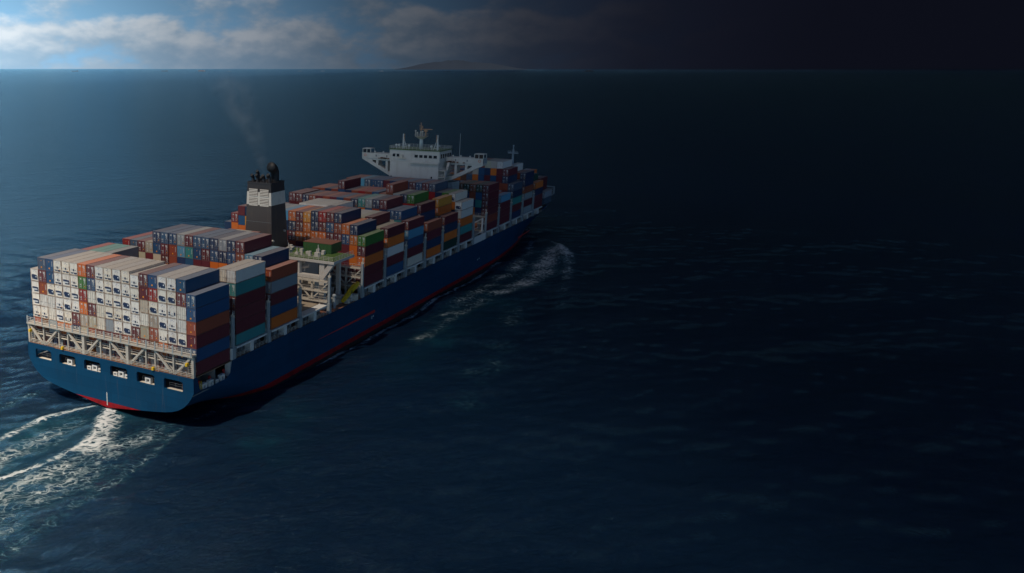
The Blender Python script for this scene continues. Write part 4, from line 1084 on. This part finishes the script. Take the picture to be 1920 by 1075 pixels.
def marks_mesh(kind):
    m = MB()
    if kind == 'D':
        for k, (y0, y1) in enumerate(((-.95, -.25), (-.95, -.4), (-.95, -.30), (-.95, -.55))): m.box(-.003, .019, y0, y1, 2.42 - k * .17, 2.52 - k * .17)
        for k, (y0, y1) in enumerate(((-.9, -.55), (-.9, -.5), (-.9, -.6), (.3, .62), (.35, .8), (.3, .5), (.32, .7))): m.box(-.003, .019, y0, y1, 1.75 - k * .22, 1.83 - k * .22)
        m.box(-.003, .019, .25, .62, 2.2, 2.5)
    else:
        for k in range(9): m.box(.03, .05, -.85, -.74, 1.15 + k * .14, 1.24 + k * .14)
    return m.mesh('marking')
def print_mesh():
    m = MB(); m.box(.045, .06, -.12, .12, 2.42, 2.52); m.box(.045, .06, .18, .42, 2.22, 2.29); m.box(.045, .06, -.55, -.35, 2.2, 2.26); return m.mesh('marking')
def plate_mesh(kind):
    m = MB()
    if kind == 'D': m.box(-.006, .019, -.82, -.6, .55, .8)
    else:
        m.tube((.025, .1, .62), (.05, .1, .62), .2, .2, 10); m.tube((.025, .12, 2.2), (.05, .12, 2.2), .1, .1, 8)
    return m.mesh('warning_plate')
def endpanel_mesh():
    m = MB(); n = 9
    for k in range(n):
        y = -1.05 + k * 2.1 / n; m.box(.05, .085, y, y + .13, .16, HC - .16)
    m.box(.085, .1, -1.09, 1.09, .13, HC - .13)
    return m.mesh('end_panel')
def wdoor_mesh(s_):
    m = MB(); y0, y1 = (.02, 1.09) if s_ > 0 else (-1.09, -.02); m.box(.04, .10, y0, y1, .14, HC - .14); return m.mesh('door')
def unit_panel():
    m = MB(); m.box(.06, .10, -1.08, 1.08, .14, HC - .14); m.box(.03, .06, -1.0, 1.0, 1.55, 1.60); m.box(.03, .06, -.02, .02, 1.6, HC - .2); return m.mesh('refrigeration_unit')
def unit_dark(k):
    m = MB()
    if k == 1:
        m.prism([(-.88, .75), (-.88, 1.15), (-.62, 1.45), (.55, 1.62), (.85, 1.4), (.9, .95), (.7, .72)], -.02, .06)
        m.box(-.02, .06, -.9, .3, .42, .72); m.box(-.02, .06, .45, .75, .45, .7)
    elif k == 2:
        m.box(-.01, .06, -.15, .22, .95, 1.38); m.box(-.01, .06, -.55, -.42, 1.0, 1.25); m.box(-.01, .06, -.95, .9, .52, .60); m.box(-.01, .06, -.9, -.1, .28, .50); m.box(-.01, .06, .2, .75, .36, .48)
    elif k == 3:
        m.prism([(-.9, 1.1), (-.9, 1.42), (.2, 1.56), (.9, 1.5), (.9, 1.15)], -.01, .06); m.box(-.01, .06, -.85, .35, .5, .72); m.box(-.01, .06, -.95, -.72, .5, 1.1)
    else:
        m.box(-.01, .06, -.9, -.55, .62, 1.3); m.box(-.01, .06, .4, .9, .55, .78); m.box(-.01, .06, .55, .85, .95, 1.3); m.box(-.01, .06, -.45, .3, .45, .55)
    return m.mesh('compressor_recess')
def unit_fan(k):
    m = MB()
    if k in (1, 4): m.tube((-.05, -.55 if k == 1 else .02, 1.05), (.05, -.55 if k == 1 else .02, 1.05), .17, .15, 12)  # off-centre disc: fan cover with a glint put into its pale colour
    elif k == 2: m.box(-.04, .05, .55, .85, 1.25, 1.42)
    else: m.box(-.03, .05, -.7, .5, .78, 1.02)  # pale bar painted in for the white sheen of this unit
    return m.mesh('fan_cover_glint')
ME = {'pr': print_mesh(), 'body': body_mesh(), 'dl': door_mesh(1), 'dr': door_mesh(-1), 'rl': rods_mesh(1), 'rr': rods_mesh(-1), 'mD': marks_mesh('D'), 'mB': marks_mesh('B'),
      'pD': plate_mesh('D'), 'pB': plate_mesh('B'), 'end': endpanel_mesh(), 'wl': wdoor_mesh(1), 'wr': wdoor_mesh(-1), 'unit': unit_panel(),
      'u1': unit_dark(1), 'u2': unit_dark(2), 'u3': unit_dark(3), 'u4': unit_dark(4), 'f1': unit_fan(1), 'f2': unit_fan(2), 'f3': unit_fan(3), 'f4': unit_fan(4)}
for k_, m_ in (('pr', 'blue_mark'), ('body', 'box'), ('dl', 'door'), ('dr', 'door'), ('rl', 'rod'), ('rr', 'rod'), ('mD', 'mark'), ('mB', 'mark'), ('pD', 'orange_mark'), ('pB', 'orange_mark'), ('end', 'door'), ('wl', 'door'), ('wr', 'door'),
               ('unit', 'door'), ('u1', 'unit'), ('u2', 'unit'), ('u3', 'unit'), ('u4', 'unit'), ('f1', 'unit_pale'), ('f2', 'unit_pale'), ('f3', 'unit_pale'), ('f4', 'unit_pale')):
    ME[k_].materials.append(M[m_])
def put(name, me_, col, parent):
    o = bpy.data.objects.new(name, me_); o.color = (*col, 1); o.parent = parent; COL.objects.link(o); return o
def jit(col, a=.14):
    g = rb.uniform(1 - a, 1 + a); return tuple(min(.85, c * g * rb.uniform(.94, 1.06)) for c in col)
def vary(code):
    nm, c = PAL[code[0]]
    if code[0] == 'w': c = tuple(v * f for v, f in zip(c, rb.choice([(1, 1, 1), (1, .985, .95), (.97, .98, 1.0), (.97, .93, .86)])))
    if code[0] == 'w': g_ = rb.uniform(.9, 1.06); return nm, tuple(min(.84, v * g_) for v in c)
    return nm, jit(c)
KIND = {'D': 'dry container, doors facing aft', 'B': 'container, blank end aft', 'W': 'reefer, plain doors aft', '1': 'reefer, large dark compressor aft', '2': 'reefer, small square vent aft', '3': 'reefer, dark bar unit aft', '4': 'reefer, round fan aft'}
KN = {'D': 'dry_container', 'B': 'dry_container', 'W': 'refrigerated_container', '1': 'refrigerated_container', '2': 'refrigerated_container', '3': 'refrigerated_container', '4': 'refrigerated_container'}
for i in chosen:
    b = boxes[i]; nm, col = vary(b['code']); kd = b['code'][1]
    o = bpy.data.objects.new(KN[kd], ME['body']); COL.objects.link(o); o.color = (*col, 1)
    o.location = (b['x'], b['y'], b['z']); o.scale = (1, 1, b['h'] / HC)
    tier = 'top box' if b['k'] == 0 else ORD[b['k'] + 1] + ' from top'
    tag(o, '%s %s, %s, stack %s from port, %s' % (nm, {'D': 'container', 'B': 'blank-ended container', 'W': 'reefer', '1': 'reefer', '2': 'reefer', '3': 'reefer', '4': 'reefer'}[kd], tier, ORD[b['st']], BAYTXT[b['b']]), 'container', 'containers stacked on the ship')
    if cnt[i] < 14: continue
    if kd == 'D':
        a_ = put('door', ME['dl'], col, o); c_ = put('door', ME['dr'], col, o)
        put('lock_rods', ME['rl'], col, a_); put('lock_rods', ME['rr'], col, c_)
        put('marking', ME['mD'], col, o)['kind'] = 'stuff'
        if rb.random() < .6: put('warning_plate', ME['pD'], col, o)
    elif kd == 'B':
        put('end_panel', ME['end'], col, o); put('marking', ME['mB'], col, o)['kind'] = 'stuff'; put('warning_plate', ME['pB'], col, o)
    elif kd == 'W':
        a_ = put('door', ME['wl'], col, o); c_ = put('door', ME['wr'], col, o); put('lock_rods', ME['rl'], col, a_); put('lock_rods', ME['rr'], col, c_)
    else:
        u = put('refrigeration_unit', ME['unit'], col, o); put('compressor_recess', ME['u' + kd], col, u); put('fan_cover_glint', ME['f' + kd], col, u)
        if rb.random() < .7: put('marking', ME['pr'], col, o)['kind'] = 'stuff'
        if rb.random() < .4: put('warning_plate', ME['pD'], col, o)
# the remaining boxes, deep in the stacks or showing only slivers
chs = set(chosen); rm = MB(); cols_ = []
for i, b in enumerate(boxes):
    if i in chs: continue
    nm, col = vary(b['code']); k0 = len(rm.f)
    rm.box(b['x'], b['x'] + L40, b['y'] - WC / 2, b['y'] + WC / 2, b['z'], b['z'] + b['h'])
    cols_ += [col] * 6
me_ = bpy.data.meshes.new('stacked_containers'); me_.from_pydata(rm.v, [], rm.f); me_.update()
ca = me_.color_attributes.new('Col', 'FLOAT_COLOR', 'CORNER')
arr = np.repeat(np.array([(*c, 1) for c in cols_], np.float32), 4, axis=0); ca.data.foreach_set('color', arr.ravel())
me_.materials.append(M['boxfar'])
o = bpy.data.objects.new('stacked_containers', me_); COL.objects.link(o)
tag(o, 'rest of the container load packed deep inside the stacks', 'containers', None, 'stuff')
print('boxes', len(boxes), 'visible', int((cnt > 0).sum()), 'chosen', len(chosen), 'smallest', cnt[chosen[-1]])

# a store container standing on the wing platform
t_ = empty('store_container', (70.6, -14.5, 25.82)); tag(t_, 'dark green store container with rusty roof on the wing platform', 'container')
MB().box(0, 6.0, -4.5, 4.2, 0, 2.6).build('body', M['green'], t_); MB().box(-.05, 6.05, -4.55, 4.25, 2.61, 2.72).build('roof', M['brown'], t_)
for k in range(8): MB().box(-.05, -.001, -4.2 + k * 1.05, -3.75 + k * 1.05, .2, 2.4).build('rib', M['green'], t_)

# ------------------------------------------------------------------ seaman at the last mooring port
def seaman(loc):
    root = empty('person', loc); tag(root, 'person in orange coveralls standing at the mooring port rail', 'person')
    J = {'pel': (0, 0, .95, .13), 'che': (0, 0, 1.32, .15), 'nek': (0, 0, 1.52, .06), 'hed': (-.01, 0, 1.68, .10), 'top': (0, 0, 1.79, .07),
         'ls': (0, .19, 1.44, .065), 'le': (-.06, .25, 1.16, .05), 'lw': (-.24, .2, 1.02, .04), 'rs': (0, -.19, 1.44, .065), 're': (-.04, -.27, 1.16, .05), 'rw': (-.2, -.22, 1.0, .04),
         'lh': (0, .1, .88, .09), 'lk': (-.03, .11, .48, .07), 'la': (0, .11, .08, .05), 'lf': (-.14, .12, .04, .045), 'rh': (0, -.1, .88, .09), 'rk': (-.02, -.11, .48, .07), 'ra': (.02, -.11, .08, .05), 'rf': (-.12, -.12, .04, .045)}
    E_ = [('pel', 'che'), ('che', 'nek'), ('nek', 'hed'), ('hed', 'top'), ('che', 'ls'), ('ls', 'le'), ('le', 'lw'), ('che', 'rs'), ('rs', 're'), ('re', 'rw'), ('pel', 'lh'), ('lh', 'lk'), ('lk', 'la'), ('la', 'lf'), ('pel', 'rh'), ('rh', 'rk'), ('rk', 'ra'), ('ra', 'rf')]
    ks = list(J); m = bpy.data.meshes.new('body'); m.from_pydata([J[k][:3] for k in ks], [(ks.index(a), ks.index(b)) for a, b in E_], [])
    o = link('body', m, M['orange'], root)
    o.modifiers.new('skin', 'SKIN'); 
    for v, k in zip(m.skin_vertices[0].data, ks): v.radius = (J[k][3], J[k][3])
    m.skin_vertices[0].data[0].use_root = True
    s_ = o.modifiers.new('sub', 'SUBSURF'); s_.levels = 1; s_.render_levels = 1
    MB().sphere((-.01, 0, 1.74), .135, 10, 6, .8).build('helmet', M['white'], root, True)
seaman((XT + 1.45, -20.4, 8.6))

# ------------------------------------------------------------------ funnel smoke
sm = MB(); prof = [(45.6, 66.5, -.8, .9), (48, 66, -.3, 1.5), (51, 65.3, .8, 2.3), (55, 64.5, 2.4, 3.4), (60, 63.6, 4.6, 4.8), (66, 62.6, 7.4, 6.4), (72, 61.6, 10.0, 7.6), (77, 60.8, 12.4, 6.5), (80, 60.4, 13.4, 3.0)]
pts = []; fs = []; n = 16
for z, x, y, r_ in prof:
    r_ *= 1.5
    for i in range(n):
        a_ = 2 * math.pi * i / n; k = 1 + .12 * math.sin(3 * a_ + z * .4); pts.append((x + r_ * k * math.cos(a_), y + r_ * k * math.sin(a_), z + .1 * r_ * math.sin(2 * a_)))
for j in range(len(prof) - 1):
    for i in range(n): fs.append((j * n + i, j * n + (i + 1) % n, (j + 1) * n + (i + 1) % n, (j + 1) * n + i))
fs += [tuple(range(n - 1, -1, -1)), tuple(range((len(prof) - 1) * n, len(prof) * n))]
m = bpy.data.materials.new('smoke_vapour'); m.use_nodes = True; t = NT(m.node_tree); t.n.clear()
o_ = t.node('ShaderNodeOutputMaterial'); pv = t.node('ShaderNodeVolumePrincipled'); co = t.node('ShaderNodeTexCoord')
gen = t.sep(co.outputs['Generated'])
rad = t.vmath('LENGTH', t.vmath('MULTIPLY', t.vmath('SUBTRACT', co.outputs['Object'], t.xyz(t.math('MULTIPLY_ADD', gen[2], -6.0, 66.4), t.math('MULTIPLY_ADD', t.math('POWER', gen[2], 1.35), 14.4, -.8), 0.0)), (1, 1, 0)))
width = t.math('MULTIPLY_ADD', gen[2], 12.5, .9)
fall = t.smooth(t.math('DIVIDE', rad, width), .05, .9, 1.0, 0.0)
nz_ = t.smooth(t.noise(co.outputs['Object'], .22, 4, .6, .5), .36, .66)
den = t.math('MULTIPLY', t.math('MULTIPLY', fall, nz_), t.math('DIVIDE', .045, t.math('MULTIPLY_ADD', gen[2], 3.0, 1.0)))
den = t.math('MULTIPLY', den, t.smooth(gen[2], .99, .62))
pv.inputs['Color'].default_value = (.93, .92, .92, 1); t.put(pv.inputs['Density'], den); t.l.new(pv.outputs[0], o_.inputs['Volume'])
o = MB().poly(pts, fs).build('smoke', m, None, True); tag(o, 'thin grey exhaust smoke rising from the funnel', 'smoke', None, 'stuff')

# ------------------------------------------------------------------ far away: hills and other shipping
M['farpaint'] = mat('far_ship_paint', (.13, .14, .16), .6)
M['hill'] = mat('far_hillside', (.016, .023, .037), 1.0, spec=0.0)
def ridge_hill(az0, az1, dist_, hmax, seed, name):
    rr = random.Random(seed); n = 44; pts = []; fs = []
    for i in range(n + 1):
        u = i / n; a_ = R(az0 + (az1 - az0) * u)
        h = hmax * (math.sin(math.pi * u) ** 1.4) * (.85 + .10 * math.sin(u * 7 + seed) + .05 * math.sin(u * 23 + seed)) + rr.uniform(0, .02) * hmax + 4
        for dd, hh in ((0, -5), (3000, h * .55), (6500, h), (11000, h * .5), (14000, -5)):
            pts.append((math.cos(a_) * (dist_ + dd), math.sin(a_) * (dist_ + dd), hh * (1 + rr.uniform(-.05, .05))))
    for i in range(n):
        for j in range(4): fs.append((i * 5 + j, (i + 1) * 5 + j, (i + 1) * 5 + j + 1, i * 5 + j + 1))
    o = MB().poly(pts, fs).build(name, M['hill'], None, True); o['kind'] = 'structure'
ridge_hill(16.2, 24.2, 50000, 640, 2, 'hills')
def gpos(u, dst):
    a_ = YAW - math.atan((u - CX) / (FPX * math.cos(PITCH) + (CY - 128) * math.sin(PITCH)))
    return Vector((CAM.x + math.cos(a_) * dst, CAM.y + math.sin(a_) * dst, 0)), a_
def far_ship(u, dst, L, hmat, label, sup=.8, load=None):
    p_, a_ = gpos(u, dst)
    r_ = empty('far_ship', p_); r_.rotation_euler = (0, 0, a_ + math.pi / 2); tag(r_, label, 'ship', 'ships on the horizon')
    B = L * .075; D_ = L * .045
    MB().prism_y([(-L / 2, D_), (-L / 2 + L * .02, 0), (L / 2 - L * .06, 0), (L / 2, D_ * 1.2)], -B, B).build('hull', hmat, r_)
    x = L * (-.36 if sup > 0 else .36)
    MB().box(x - L * .05, x + L * .05, -B * .9, B * .9, D_, D_ + L * .07).build('superstructure', M['farpaint'], r_)
    MB().box(x - L * .03, x, -B * .3, B * .3, D_ + L * .07, D_ + L * .10).build('funnel', M['farpaint'], r_)
    MB().tube((L * .3, 0, D_), (L * .3, 0, D_ + L * .08), L * .006, L * .004, 6).build('mast', M['farpaint'], r_)
    if load is not None: MB().box(-L * .28, L * .38, -B * .8, B * .8, D_, D_ + L * .045).build('deck_cargo', load, r_)
far_ship(837, 19500, 165, M['farpaint'], 'small pale ship nearest below the horizon, left of the bow')
far_ship(1098, 20000, 110, M['farpaint'], 'small pale vessel just below the dark ship, right horizon')
far_ship(1106, 22600, 215, M['funnel'], 'long dark ship on the right horizon', -1, M['brown'])
far_ship(140, 22400, 170, M['farpaint'], 'tiny grey ship on horizon, far left with pale bridge')
far_ship(308, 22800, 170, M['funnel'], 'tiny dark ship on horizon, second from left')
far_ship(378, 22200, 190, M['farpaint'], 'tiny laden ship on horizon, third from left', 1, M['brown'])
far_ship(430, 22000, 85, M['farpaint'], 'smallest pale ship on horizon above the funnel\'s left')
far_ship(605, 22700, 105, M['farpaint'], 'tiny pale ship on horizon, right of the funnel')
far_ship(562, 22500, 90, M['farpaint'], 'tiny pale ship on horizon above the mid ship containers')
far_ship(715, 22800, 100, M['farpaint'], 'tiny pale ship on horizon left of the bridge mast')
